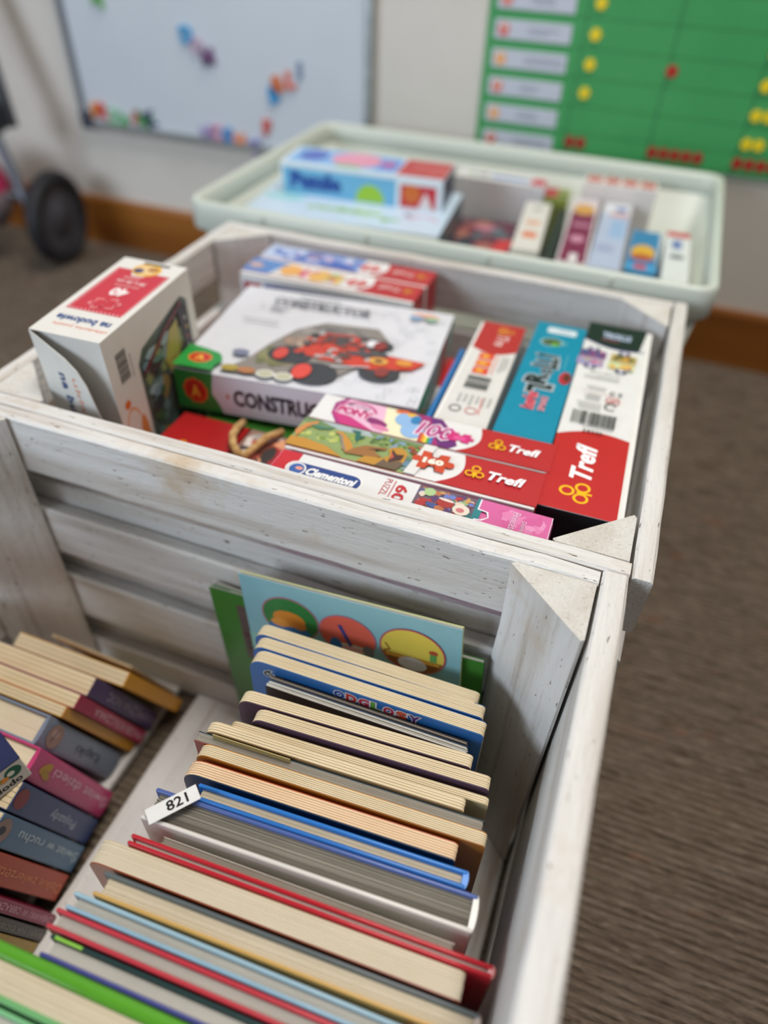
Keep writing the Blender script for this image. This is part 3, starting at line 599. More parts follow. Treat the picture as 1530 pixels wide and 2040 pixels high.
# left hand row of the front crate: small books leaning towards the camera, spines to the right
SP = [  # y of back bottom, lean, height, thickness, spine colour, text, text colour, kind, label
 (0.2925, 23.5, 0.116, 0.0125, 'dd992c', '', None, 's', 'small book with orange-yellow spine, farthest back on the left'),
 (0.2705, 20.5, 0.128, 0.0155, '4a3461', 'KOSMICZNA NOC', 'b9a9c2', 's', 'small book with dark purple spine behind the crimson one'),
 (0.2515, 19.5, 0.131, 0.0115, 'a31d45', 'SPACER KOLCZAKA', 'e0b4bc', 's', 'small book with crimson spine between the purple and amber ones'),
 (0.2390, 19.3, 0.131, 0.0088, 'cc9030', '', None, 's', 'small book with amber spine before the crimson one'),
 (0.2235, 18.0, 0.130, 0.0225, '7b8699', '\u0141apki', '2b3140', 'h', 'thick grey-blue hardcover with a cartoon face on its spine'),
 (0.1920, 14.5, 0.134, 0.0220, 'bb3d70', '\u015awiat dzieci', 'e8bccb', 'h', 'raspberry pink small hardcover with a gold leaf on its spine'),
 (0.1675, 14.3, 0.130, 0.0195, '36456e', 'Pojazdy', 'b4bed2', 's', 'small book with navy spine reading Pojazdy'),
 (0.1458, 14.2, 0.130, 0.0200, '50708e', '\u015awiat w ruchu', 'c0d0da', 's', 'small book with teal-blue spine before the navy one'),
 (0.1232, 14.0, 0.130, 0.0190, 'ad3e20', 'Dzikie zwierz\u0119ta', 'e08a5c', 's', 'small book with rust red spine reading Dzikie zwierz\u0119ta'),
 (0.0970, 12.0, 0.136, 0.0085, '8a1a40', 'ZABAWKI W OBRAZKACH', 'dca0b2', 's', 'thin book with wine spine reading ZABAWKI W OBRAZKACH'),
 (0.0862, 11.5, 0.134, 0.0080, '3c3432', 'BAJKI NA DOBRANOC', '8d857c', 's', 'thin book with grey-brown spine below the wine one'),
 (0.0768, 11.3, 0.134, 0.0075, '9c7c20', '', None, 's', 'thin book with mustard yellow spine'),
 (0.0686, 11.2, 0.132, 0.0075, '241a1c', 'LISTY', '5d7060', 's', 'thin book with near-black spine before the mustard one'),
 (0.0600, 11.0, 0.130, 0.0090, '8a2f16', '', None, 's', 'thin book with brick red spine, nearest in the left hand row'),
]
XS = [-0.298, -0.310, -0.310, -0.3135, -0.3165, -0.302, -0.299, -0.2955, -0.293, -0.284, -0.284, -0.284, -0.285, -0.286]
for (yb, ln, hh, T, c, tx, tc_, kd, lab), xs in zip(SP, XS):
    ZL = 0.0150+T*math.sin(R(ln))+0.0003
    w = (0.110 if yb > 0.25 else 0.125) if kd == 's' else 0.128; G = 'small books leaning in the left half of the front crate'
    if kd == 'h': t, w, h = hard_book(xs-w, yb, xs, yb, T, ZL+hh, 14, c, c, c, 'page_cream', lab, ct=0.002, group=G, lean=ln, z0=ZL, rough=0.3)
    else:
        t, w, h = board_book(xs-w, yb, xs, yb, T, ZL+hh, max(4, int(T/0.0028)), c, c, 'page_tan', lab, r0=0.003, r1=0.0015, group=G, lean=ln, z0=ZL, name='small_book')
        bbox('spine', w-0.0002, w+0.0006, -T+0.0002, -0.0002, 0, h-0.0006, flat(c, 0.35), t, 0.0003)
    fx = w+0.0008 if kd == 's' else w+0.0013
    if tx:
        p = Print((fx, 0, 0), (0, 0, 1), (0, -1, 0)); f = 0.52 if len(tx) < 9 else 0.74
        p.text(tx, h*(0.40 if len(tx) > 9 else 0.42), T*0.5, h*f*(0.62 if len(tx) < 8 else 1), T*(0.42 if T > 0.015 else 0.5), tc_, 0, 0, 0.0)
        p.done(t, 'title_print', 0.35); p = Print((fx, 0, 0), (0, 0, 1), (0, -1, 0))
        if 'cartoon' in lab: p.ell(h*0.86, T*0.5, 0.0105, 0.0088, '9a7a6c', 16); p.ell(h*0.865, T*0.42, 0.005, 0.0032, 'b99a90', 12); p.line([(h*0.85, T*0.25), (h*0.88, T*0.7)], 0.0012, '2c2430')
        if 'gold leaf' in lab: p.ell(h*0.86, T*0.45, 0.008, 0.0035, 'b98a1c', 12, 0.4); p.ell(h*0.84, T*0.62, 0.007, 0.003, 'a87c18', 12, -0.2)
        if 'Pojazdy' in lab: p.ell(h*0.93, T*0.5, 0.008, 0.007, '7c2a34', 12)
        if 'teal' in lab: p.ell(h*0.93, T*0.5, 0.009, 0.008, '8a7068', 12); p.ell(h*0.935, T*0.5, 0.004, 0.003, '1f2a3a', 10)
        if 'grey-brown' in lab:
            for i, k in enumerate(['7a3030', '7a7030', '3f6a3a']): p.rect(h*(0.83+0.035*i), T*0.25, h*(0.85+0.035*i), T*0.72, k, False)
        if p.F: p.done(t, 'spine_print', 0.35)
# loose pages fanning from the farthest book
t = empty('open_leaflet', (-0.395, 0.3020, 0.0165), (R(22), 0, R(-2)), 'thin cream leaflet fanning open behind the orange-spined small book', 'leaflet')
pages(t, 0.085, 0.098, -0.003, 0, 4, M['page_tan'], 0.001, 0.001, 0.0004, 0.001, 5)
# box lying on the small books
db = empty('flat_box', (-0.2970, 0.1420, 0.1460), (R(3), R(-4), R(-22)), 'navy and white flat box with a small bird emblem lying on the small books', 'box')
bbox('box_body', -0.10, 0, -0.11, 0, 0, 0.0225, flat('cfc8bd', 0.4), db, 0.0006)
bbox('box_top', -0.1002, 0.0002, -0.1102, 0.0002, 0.0215, 0.0229, flat('272d52', 0.35), db, 0.0004)
p = Print((0, -0.11, 0), (0, 1, 0), (0, 0, 1)); p.text('dodo', 0.0955, 0.0056, 0.019, 0.0056, '141414', 0, 0, 0.03)
p.ell(0.1020, 0.0145, 0.0058, 0.0052, '1f5a45', 16); p.ell(0.1005, 0.0143, 0.0026, 0.0022, 'd9d5c8', 10); p.ell(0.0950, 0.0125, 0.0035, 0.0022, 'd98a3c', 10); p.ell(0.0895, 0.0132, 0.0048, 0.0024, '8a8a48', 10, 0.3); p.done(db, 'box_print')

# ------------------------------------------------------------------ boxes
def carton(name, corner, yaw, L, T, H, body, label, cat='box', group=None, tilt=(0, 0), lid=None, base='e6e4df', lip=0.004, rough=0.33):
    """origin = front left top corner; +x length, +y thickness, top at z = 0, reaches down H. With a lid: lid sheet colour, the tray shows lip mm on the -y side"""
    t = empty(name, corner, (tilt[0], tilt[1], R(yaw)), label, cat, group)
    if lid:
        bbox('tray', 0.0008, L-0.0008, 0, T-0.001, -H+0.0008, -0.0008, flat(base, 0.45), t, 0.0004)
        bbox('lid', 0, L, lip, T, -H, 0, flat(lid, rough), t, 0.0005)
    else: bbox('box_body', 0, L, 0, T, -H, 0, flat(body, rough), t, 0.0006)
    return t
def arc_pts(x0, y0, x1, y1, bulge, n=12):
    """points of a curve from one to the other, bulging sideways"""
    dx, dy = x1-x0, y1-y0; return [(x0+dx*i/n-dy*bulge*math.sin(PI*i/n), y0+dy*i/n+dx*bulge*math.sin(PI*i/n)) for i in range(n+1)]
TOP = lambda: Print((0, 0, 0), (1, 0, 0), (0, 1, 0))
PZ = 'jigsaw puzzle boxes in the middle crate'
# 1 tall box at the right, 34336
L_, T_ = 0.284, 0.0585
t = carton('puzzle_box', (0.0370, 0.3760, 0.2985), 91.0, L_, T_, 0.283, None, 'red and white puzzle box numbered 34336 standing at the right end of the middle crate', 'puzzle box', PZ, lid='dedddb', lip=0.0045)
p = TOP(); y0, y1 = 0.0045, T_
p.rect(0, y0, L_, y1, 'dfdedb')
p.poly([(0.0, y0), (0.096, y0)]+arc_pts(0.096, y0, 0.088, y1, -0.14)[1:]+[(0, y1)], 'ba2023')
p.trefl(0.045, 0.034, 0.068, 0.022)
a = arc_pts(0.242, y0, 0.250, y1, 0.12); p.poly([(L_, y1), (L_, y0)]+a[1:], '1e2422'); a2 = arc_pts(0.2405, y0, 0.248, y1, 0.13); p.poly(a2+a[::-1], '3c2f6e')
B = -PI/2                                           # copy that reads across the box
p.text('TROLLS', 0.262, 0.031, 0.026, 0.0115, 'a9b6cc', B, 0, 0.07); p.text('PUZZLE', 0.2525, 0.036, 0.016, 0.0035, '9b4a5a', B, 0, 0.02)
for i, cols in enumerate((['33507f', '5e3f7c', '9a3f63', 'b0456c', '2f5d8a'], ['b2883f', '5e4a2c', 'c0453a', '3e5a2e', 'd0a04a'])):
    yy = 0.0365-i*0.0265
    p.rect(0.215, yy, 0.2285, yy+0.0225, ['7a4a78', 'c2ab6a'][i]); p.blobs(0.215, yy, 0.2285, yy+0.0225, cols, 16, 3+i, (0.14, 0.3))
    p.rect(0.200, yy+0.001, 0.2135, yy+0.0235, ['a78bb0', 'c9cf9d'][i]); p.blobs(0.200, yy+0.001, 0.2135, yy+0.0235, [['b8a8c8', '8d9cc4', 'c2507e', 'b9a05a'], ['3a4fa0', 'd9b35a', 'e0c27a', 'd99a3a']][i], 14, 9+i, (0.14, 0.3))
    for xx in (0.2305, 0.1985): p.piece(xx, yy+0.0115, 0.013, 0.0075, '3a3163', B); p.ell(xx, yy+0.0115, 0.0024, 0.0028, 'c9c6d6', 10)
p.text('28,5 x 20,5 cm', 0.1895, 0.034, 0.026, 0.0030, '3b3b3b', B); p.lines(0.178, 0.021, 0.185, 0.051, 3, 'a0a09e', 2, True)
p.lines(0.160, 0.030, 0.166, 0.050, 3, '9c9c9a', 3, True); p.text('C E', 0.159, 0.0215, 0.0105, 0.0055, '2c2c2c', B, 0, 0.02); p.text('OSTRZE\u017bENIE', 0.1555, 0.037, 0.023, 0.0022, 'bf5550', B, sp=1.4)
p.lines(0.143, 0.033, 0.1525, 0.050, 4, '7d7d7d', 4, True); p.ring(0.1475, 0.023, 0.0058, 0.0009, 'c0484a'); p.line([(0.144, 0.0275), (0.151, 0.0185)], 0.0009, 'c0484a'); p.ell(0.1475, 0.023, 0.0022, 0.0028, 'd79a98', 10)
p.lines(0.129, 0.031, 0.139, 0.051, 4, '9a9a98', 5, True); p.ring(0.1375, 0.0235, 0.0052, 0.0012, '454545', -60, 220)
p.bars(0.1155, 0.035, 0.033, 0.0185, '2c2c2c', 5, B); p.lines(0.1030, 0.0185, 0.1050, 0.0515, 1, '707070', 4, True); p.text('34336', 0.0975, 0.0330, 0.0155, 0.0038, '222222', B, 0, 0.01)
p.done(t, 'lid_print', 0.3)
q = Print((0, T_, 0), (0, -1, 0), (0, 0, -1)); q.rect(0, -0.0, 0, 0, '17181b')
bbox('lid_end', -0.0006, 0.0002, 0.0045, T_, -0.283, -0.0004, flat('141518', 0.35), t, 0.0001)
# 2 teal box
L_, T_ = 0.196, 0.0462
t = carton('sweets_box', (-0.0240, 0.4475, 0.2975), 90.5, L_, T_, 0.2815, '0f86a3', 'teal box with fat black lettering, standing between the white puzzle boxes', 'box', tilt=(0, 0))
t.rotation_euler.z = R(90.8); p = TOP()
p.rrect(0.176, 0.008, 0.187, 0.035, 0.002, 'd3dde0'); p.lines(0.1795, 0.014, 0.1835, 0.030, 2, '9aa6b2', 3, True)
p.ell(0.158, 0.0275, 0.008, 0.0105, '9fc7c5', 16, 0.3); p.ell(0.158, 0.0275, 0.0068, 0.0092, '4b5a3c', 14, 0.3); p.ell(0.154, 0.0235, 0.003, 0.004, '6fae35', 10); p.lines(0.154, 0.0135, 0.162, 0.018, 2, '78aeb4', 5, True)
for ch_, xx, w_, h_, yy in (('T', 0.079, 0.024, 0.020, 0.0235), ('R', 0.0905, 0.018, 0.018, 0.0290), ('O', 0.104, 0.0095, 0.0095, 0.0225), ('L', 0.1145, 0.008, 0.021, 0.0255), ('L', 0.123, 0.008, 0.018, 0.0245), ('i', 0.131, 0.0032, 0.019, 0.0265)):
    p.text(ch_, xx, yy, w_, h_, '1c1d22', 0, 0, 0.05, 'a9b4bb', 0.07)
p.lines(0.112, 0.0085, 0.140, 0.0098, 1, '6fb3c0', 2); p.ell(0.098, 0.0058, 0.0105, 0.0052, 'b8283c', 14); p.ell(0.099, 0.0045, 0.007, 0.0032, '5d2b22', 10)
p.text('kwa\u015bne', 0.054, 0.028, 0.026, 0.011, 'c84a5c', 0, 0.1, 0.06, 'e3a3ae', 0.05); p.text('SMAKI', 0.052, 0.0165, 0.022, 0.006, 'd9909c', 0, 0, 0.04)
p.done(t, 'box_print', 0.3)
# 3 white and red box, upside down copy
L_, T_ = 0.180, 0.0430
t = carton('puzzle_box', (-0.1240, 0.6210, 0.2970), -88.0, L_, T_, 0.281, None, 'white puzzle box with red far end, leaning beside the teal box', 'puzzle box', PZ, lid='d9d6d1', lip=0.003)
p = TOP(); y0, y1 = 0.003, T_; p.poly([(0, y0), (0.052, y0)]+arc_pts(0.052, y0, 0.050, y1, -0.22)[1:]+[(0, y1)], 'b12a2b')
p.clover(0.014, 0.026, 0.0075, 0, 'd8962a'); p.text('Tre', 0.033, 0.026, 0.022, 0.011, 'd9b3ae', 0, 0.2, 0.03)
for i in range(3): p.rect(0.060+i*0.013, 0.0125, 0.071+i*0.013, 0.026, ['d8432f', 'e06a35', 'd6402f'][i]); p.ell(0.0655+i*0.013, 0.0185, 0.0036, 0.004, 'e8a13c', 10)
p.lines(0.062, 0.0325, 0.092, 0.0400, 4, '9b9b99', 6); p.lines(0.062, 0.0275, 0.098, 0.0305, 1, 'd58a80', 6)
p.bars(0.112, 0.0215, 0.021, 0.020, '4b4b4b', 12, PI/2*0); p.lines(0.132, 0.010, 0.150, 0.040, 6, 'adadab', 7); p.ring(0.155, 0.013, 0.005, 0.0012, '6e6e6e'); p.ring(0.155, 0.026, 0.005, 0.001, 'c9807c'); p.line([(0.134, 0.031), (0.158, 0.0325)], 0.001, 'd0706a')
p.done(t, 'lid_print', 0.3)
# 4 red ended box below the construction kit, 5 blue album beside it
t = carton('puzzle_box', (-0.1820, 0.6120, 0.2540), -87, 0.175, 0.039, 0.238, None, 'red-ended puzzle box half hidden under the construction kit', 'puzzle box', PZ, lid='c9c5bf', lip=0.003)
p = TOP(); p.rect(0, 0.003, 0.055, 0.039, 'b5282b'); p.done(t, 'lid_print', 0.3)
t = carton('album', (-0.1260, 0.4500, 0.2780), 92.0, 0.145, 0.0045, 0.262, '2f78bd', 'thin blue album wedged between the construction kit and the white puzzle box', 'album')
# 6-8 the three boxes in front
def front_box(corner, yaw, L, T, label, kind, **k):
    t = carton('puzzle_box', corner, yaw, L, T, 0.281, None, label, 'puzzle box', PZ, **k); p = TOP(); return t, p, k.get('lip', 0.004)
t, p, l_ = front_box((-0.2057, 0.4060, 0.2995), 1.3, 0.1865, 0.0350, 'puzzle box with pink and violet print and the number 100, standing behind the dinosaur one', 'pony', lid='b5252a', lip=0.0006)
L_, T_ = 0.1865, 0.0350; l_ = 0.0006
def red_end(p, L, T, l, a): p.rect(0, l, L, T, 'e2e0de'); p.poly([(L, l), (L, T)]+arc_pts(a, T, a-0.012, l, 0.22), 'b5252a')
red_end(p, L_, T_, l_, 0.129)
p.poly([(0.018, T_), (0.012, 0.026), (0.014, 0.012), (0.022, l_), (0.1105, l_), (0.117, 0.006), (0.112, 0.018), (0.098, T_)], 'a33a7c')
p.poly([(0.022, T_), (0.016, 0.024), (0.020, 0.010), (0.030, l_), (0.078, l_), (0.064, T_)], 'e7b7cf')
p.poly([(0.052, T_), (0.060, l_), (0.090, l_), (0.066, T_)], 'e9e3bf')
p.poly([(0.066, T_), (0.098, T_), (0.115, 0.010), (0.1105, l_), (0.094, l_)], 'a02c70'); p.poly([(0.088, T_), (0.098, T_), (0.117, 0.006), (0.112, l_), (0.104, l_)], '6a2a72')
p.poly([(0.014, 0.014), (0.026, l_), (0.052, l_), (0.030, 0.012)], 'c7377c'); p.ell(0.051, 0.0125, 0.010, 0.0042, '8b2f6c', 14, -0.25); p.ell(0.056, 0.0065, 0.008, 0.003, 'd980a8', 14, -0.2)
p.ring(0.032, 0.0205, 0.0165, 0.0022, 'c0417f', 10, 175, 14, ry=0.0125)
p.text('MY LITTLE', 0.032, 0.0270, 0.018, 0.0040, '6a4a7a', R(-6), 0, 0.01, 'f0dfe8', 0.04)
p.text('PONY', 0.0315, 0.0185, 0.029, 0.0095, 'c22f72', R(-4), 0, 0.06, 'f3dce6', 0.06)
p.ell(0.072, 0.024, 0.009, 0.009, '8fb4dd', 16); p.ell(0.080, 0.012, 0.009, 0.010, '8fb4dd', 14, 0.3); p.ell(0.066, 0.033, 0.006, 0.0022, 'dd6a2c', 10, 0.2); p.ell(0.075, 0.031, 0.005, 0.0026, 'e0b53c', 10)
p.ell(0.079, 0.026, 0.004, 0.006, '2f7fb5', 10)
for i, c_ in enumerate(('c23b3b', 'e08a2e', 'ead04a', '4ea04a', '3f7fc0')): p.poly([(0.0865+i*0.0022, 0.012), (0.0887+i*0.0022, 0.012), (0.0897+i*0.0022, l_), (0.0875+i*0.0022, l_)], c_, False)
p.text('100', 0.0975, 0.0175, 0.027, 0.0175, 'b53a80', R(-2), 0.15, 0.02, 'f4e6ee', 0.05)
p.piece(0.1165, 0.0165, 0.026, 0.0115, 'cf2f78'); p.ell(0.1165, 0.0155, 0.005, 0.003, 'dd4f90', 10)
p.trefl(0.1575, 0.0175, 0.037, 0.0125)
p.done(t, 'lid_print', 0.3)
L_, T_ = 0.1862, 0.0395
t, p, l_ = front_box((-0.2065, 0.3650, 0.3000), 0.7, L_, T_, 'puzzle box with dinosaurs and the number 160, second from the front rail', 'dino', lid='b5252a', lip=0.0022)
red_end(p, L_, T_, l_, 0.127)
p.poly([(0, l_), (0, T_), (0.098, T_), (0.092, l_)], '8ea065')
p.poly([(0, 0.034), (0, T_), (0.098, T_), (0.096, 0.034)], '6f8a5a'); p.poly([(0.03, 0.033), (0.012, T_), (0.052, T_), (0.058, 0.034)], 'a9b6b8')
p.blobs(0.002, 0.014, 0.055, 0.034, ['a8b85a', '8fa34c', 'b9c06a', '7d9440'], 30, 5, (0.05, 0.2)); p.blobs(0.056, 0.022, 0.097, T_, ['56703f', '6d8a4a', '8ba35c', '4a5f38', '7f9ab0'], 44, 8, (0.06, 0.2)); p.blobs(0.075, l_+0.001, 0.095, 0.022, ['7d96a0', '9ab0ae', '5f7d6a', '90a878', '6688a0'], 34, 9, (0.08, 0.25))
p.poly([(0, l_), (0, 0.0125), (0.012, 0.013), (0.030, 0.010), (0.045, l_)], 'c08a35'); p.poly([(0, 0.020), (0.004, 0.031), (0.012, 0.037), (0.013, 0.033), (0.007, 0.026), (0.004, 0.013)], 'c9884a')
p.poly([(0.008, 0.030), (0.016, 0.0275), (0.024, 0.0300), (0.027, 0.0345), (0.022, 0.0318), (0.012, 0.0325)], '4f8068')
p.poly([(0.0285, 0.0295), (0.0345, 0.0305), (0.041, 0.025), (0.0465, 0.019), (0.050, 0.012), (0.046, 0.0085), (0.041, 0.0115), (0.037, 0.021), (0.033, 0.0265)], 'c58b39'); p.poly([(0.030, 0.029), (0.036, 0.0265), (0.040, 0.018), (0.045, 0.0105), (0.042, 0.011), (0.0375, 0.019), (0.034, 0.0255)], '8b8274')
p.poly([(0.039, 0.036), (0.047, 0.0365), (0.048, 0.031), (0.053, 0.031), (0.049, 0.027), (0.049, 0.022), (0.046, 0.026), (0.044, 0.033)], '2f6a5c')
p.poly([(0.044, 0.0075), (0.050, 0.0165), (0.056, 0.0215), (0.064, 0.0225), (0.0725, 0.0245), (0.0715, 0.0215), (0.065, 0.0185), (0.066, 0.0155), (0.072, 0.013), (0.066, 0.010), (0.056, 0.0088)], '9a6a3c'); p.poly([(0.058, 0.0175), (0.070, 0.0225), (0.0655, 0.0185)], '3b2a22')
p.poly([(0.056, l_), (0.060, 0.0095), (0.072, 0.0115), (0.0765, 0.0160), (0.0735, 0.0235), (0.0765, 0.0275), (0.084, 0.0275), (0.0885, 0.022), (0.0885, 0.013), (0.084, l_)], 'bd8a36'); p.poly([(0.076, 0.0245), (0.081, 0.0195), (0.0865, 0.021), (0.086, 0.014), (0.0775, 0.0085), (0.0775, 0.0175)], '4a2f2a'); p.poly([(0.0765, 0.021), (0.080, 0.0165), (0.0785, 0.012)], 'c0564a')
p.poly([(0.070, l_), (0.074, 0.0115), (0.077, 0.0085), (0.086, 0.013), (0.0885, 0.010), (0.086, l_)], '6d5a48')
for i, (x_, y_) in enumerate(((0.089, 0.031), (0.096, 0.0335), (0.092, 0.0265))): p.ell(x_, y_, 0.0035, 0.0018, ['a05a3c', 'b0704a', '8f4a34'][i], 8, -0.3)
p.poly([(0.0965, T_), (0.0915, l_), (0.100, l_), (0.106, T_)], 'dddbd7')
p.piece(0.108, 0.0215, 0.034, 0.0205, 'c8492a'); p.text('160', 0.108, 0.0215, 0.0155, 0.0068, 'f2ead9', 0, 0, 0.07, 'a83a1e', 0.03)
p.trefl(0.153, 0.021, 0.0415, 0.0135)
p.done(t, 'lid_print', 0.3)
# clementoni
L_, T_ = 0.1975, 0.0244
t = empty('puzzle_box', (-0.2040, 0.3363, 0.3005), (0, 0, R(0.1)), 'white and pink puzzle box with blue name oval, pressed against the front rail', 'puzzle box', PZ)
bm = bmesh.new(); prism(bm, [(0, -0.285), (L_, -0.285)]+[(L_-0.005+0.005*math.cos(R(18*k)), -0.005+0.005*math.sin(R(18*k))) for k in range(6)]+[(0, 0)], 0, T_)
bmesh.ops.recalc_face_normals(bm, faces=bm.faces); mk('box_body', bm, flat('d8699f', 0.35), t)
p = TOP(); p.rect(0.0003, 0, 0.146, T_, 'e0dfde'); p.rect(0.0004, 0, 0.016, T_, 'c52a33')
p.rrect(0.010, -0.0, 0.068, 0.0160, 0.0078, 'e9e8e6'); p.rrect(0.0115, -0.0, 0.0665, 0.0150, 0.0072, '2c4585'); p.ell(0.0185, 0.0075, 0.0068, 0.0070, 'e9e8e6', 16); p.ell(0.0185, 0.0075, 0.0055, 0.0058, '3b62a8', 16); p.ell(0.0200, 0.0085, 0.003, 0.002, 'e39a8a', 8)
p.text('Clementoni', 0.0445, 0.0078, 0.037, 0.0085, 'f2f2f2', 0, 0.2, 0.05)
p.text('PUZZLE', 0.0835, 0.0112, 0.021, 0.0048, 'bb2c36', -PI/2); p.rect(0.0878, 0.0, 0.0885, T_-0.003, 'bb2c36'); p.text('60', 0.0945, 0.0098, 0.018, 0.0088, 'bb2c36', -PI/2, 0, 0.03)
p.rect(0.105, 0, 0.146, T_, '6f5a68'); p.blobs(0.105, 0.0005, 0.146, T_-0.0005, ['4a5a94', '6d7fc0', '8a4c38', 'b8734c', 'b03a3c', 'd9c9b8', '2f6f74', '8fb07c', '5d3f6a', 'c79a5c'], 90, 31, (0.08, 0.24))
p.ell(0.1135, 0.0185, 0.0042, 0.0042, 'a9c58c', 9); p.ell(0.1265, 0.0115, 0.006, 0.005, 'a83a36', 12); p.ell(0.1265, 0.0145, 0.006, 0.0012, 'e6dcd2', 8, -0.1); p.ell(0.138, 0.0085, 0.006, 0.0055, 'e3d6c6', 10); p.ell(0.1375, 0.008, 0.003, 0.0024, 'c9777a', 8)
p.rect(0.146, 0, 0.151, T_, '2e7f86'); p.poly([(0.1480, T_), (0.1480, 0.0135), (0.1545, 0.0125), (0.1560, 0.008), (0.1520, 0.0045), (0.1480, 0.004), (0.1465, 0), (L_-0.0006, 0), (L_-0.0006, T_-0.0005)], 'e6e3ea'); p.poly([(0.1490, T_), (0.1490, 0.0145), (0.1555, 0.0135), (0.1570, 0.008), (0.1530, 0.0035), (0.1490, 0.003), (0.1485, 0), (L_-0.001, 0), (L_-0.001, T_-0.0005)], 'd2649c')
p.blobs(0.160, 0.001, 0.195, T_-0.001, ['dc7fae', 'cf5e97', 'e08fb9'], 22, 17, (0.1, 0.3)); p.text('Princess', 0.1735, 0.0102, 0.019, 0.0055, 'ecc9dc', -PI/2, 0, 0.0, '7a3560', 0.02); p.text('Disney', 0.1795, 0.0070, 0.012, 0.004, 'ecc9dc', -PI/2, 0, 0.0, '7a3560', 0.02)
p.done(t, 'box_print', 0.3)
# construction kit
L_, D_, H_ = 0.212, 0.168, 0.038
t = carton('construction_kit', (-0.3435, 0.4300, 0.2970), 6.3, L_, D_, H_, 'd3d3d8', 'white construction kit box with red buggy picture and green corner, lying flat', 'kit box', tilt=(R(0.0), R(0.0)))
p = TOP(); p.rect(0, 0, L_, D_, 'd7d7dc')
for i in range(60):
    rd = random.Random(i); p.ring(rd.uniform(0.13, 0.208), rd.uniform(0.004, 0.155), 0.004, 0.0005, 'c3c4cb', 0, 360, 6)
p.poly([(0.040, 0.004), (0.055, 0.030), (0.064, 0.060), (0.078, 0.092), (0.100, 0.112), (0.150, 0.115), (0.165, 0.095), (0.160, 0.060), (0.130, 0.012), (0.080, 0.006)], '8a837c')
p.blobs(0.078, 0.075, 0.158, 0.112, ['77736f', '8f8983', '6a6764', '9a948e'], 30, 3, (0.15, 0.4)); p.blobs(0.058, 0.020, 0.100, 0.060, ['8b8a5e', '7d7a52', '9b8a70', '6f7048'], 26, 4, (0.1, 0.3)); p.blobs(0.072, 0.058, 0.125, 0.082, ['a88c7a', '94806f', '7d6f66', 'b39a86'], 20, 5, (0.15, 0.4))
for cx, cy, rx, ry in ((0.088, 0.046, 0.020, 0.015), (0.117, 0.023, 0.021, 0.017), (0.170, 0.040, 0.018, 0.014), (0.150, 0.085, 0.022, 0.010)): p.ell(cx, cy, rx, ry, '3c3c3f', 18)
p.poly([(0.088, 0.052), (0.100, 0.072), (0.132, 0.078), (0.160, 0.070), (0.205, 0.066), (0.196, 0.052), (0.160, 0.042), (0.120, 0.046)], 'c9402c')
p.poly([(0.100, 0.072), (0.104, 0.092), (0.134, 0.096), (0.138, 0.076)], 'b0402f'); p.poly([(0.107, 0.075), (0.110, 0.088), (0.130, 0.091), (0.132, 0.077)], '4d4644')
p.blobs(0.092, 0.044, 0.160, 0.094, ['c9402c', '3a3634', 'd9503a', '5a4a46', 'b3b0ae', '8a3426'], 70, 12, (0.04, 0.12))
p.poly([(0.132, 0.066), (0.168, 0.072), (0.172, 0.066), (0.140, 0.060)], '4a4d50'); p.ell(0.165, 0.057, 0.0085, 0.006, 'd9a24a', 14); p.ell(0.165, 0.057, 0.004, 0.003, '6b3c2c', 10); p.ell(0.187, 0.060, 0.0075, 0.005, 'd9923c', 14)
p.ell(0.080, 0.045, 0.0062, 0.010, 'd04a3c', 14); p.ell(0.107, 0.022, 0.0082, 0.0120, 'd94a3c', 16); p.ell(0.172, 0.040, 0.006, 0.008, '8a3a34', 12); p.line([(0.128, 0.036), (0.160, 0.045)], 0.0018, 'c9c9cc')
p.rrect(0.148, 0.078, 0.160, 0.090, 0.002, 'e3e3e6'); p.ell(0.160, 0.082, 0.006, 0.008, '8b3430', 12)
for cx, c_ in ((0.048, 'a8933c'), (0.063, 'b0764a')): p.ell(cx, 0.0095, 0.008, 0.005, c_, 12)
for cx in (0.080, 0.096): p.ell(cx, 0.0085, 0.008, 0.0062, 'e3e1d8', 16); p.ell(cx, 0.0085, 0.0066, 0.005, 'b7b59a', 14)
p.ell(0.047, 0.036, 0.008, 0.005, '7a7f96', 12)
p.text('CONSTRUCTOR', 0.088, 0.140, 0.098, 0.0115, '6f6f74', 0, 0, 0.05); p.lines(0.060, 0.150, 0.125, 0.156, 1, '8d8d92'); p.lines(0.040, 0.120, 0.062, 0.132, 2, 'a8a8ae', 3); p.text('4 - 300', 0.040, 0.126, 0.020, 0.005, '8f8f94'); p.lines(0.024, 0.094, 0.078, 0.098, 1, '82828a')
p.ell(0.187, 0.148, 0.014, 0.0055, 'e0906a', 14, 0, 0, 180); p.ell(0.179, 0.1475, 0.007, 0.0055, '6fb0d8', 12, 0, 180, 360); p.ell(0.194, 0.1475, 0.007, 0.0055, '7fc09a', 12, 0, 180, 360)
gp = [(0, 0), (0.036, 0), (0.035, 0.008), (0.038, 0.016), (0.036, 0.022), (0.031, 0.028), (0.018, 0.032), (0, 0.036)]; p.poly(gp, '2c9440')
p.ell(0.018, 0.0165, 0.011, 0.0085, 'e0762c', 8); p.ell(0.018, 0.0165, 0.009, 0.0068, 'c22f20', 14); p.text('A', 0.018, 0.0165, 0.009, 0.0075, 'e8b53a', 0, 0, 0.05)
p.done(t, 'lid_print', 0.3)
p = Print((0, 0, -H_), (1, 0, 0), (0, 0, 1)); p.rect(0, 0, L_, H_, 'd2cfd6'); p.poly([(0, 0), (0.042, 0), (0.038, 0.010), (0.033, 0.018), (0.034, 0.028), (0.036, H_), (0, H_)], '2a8a3c')
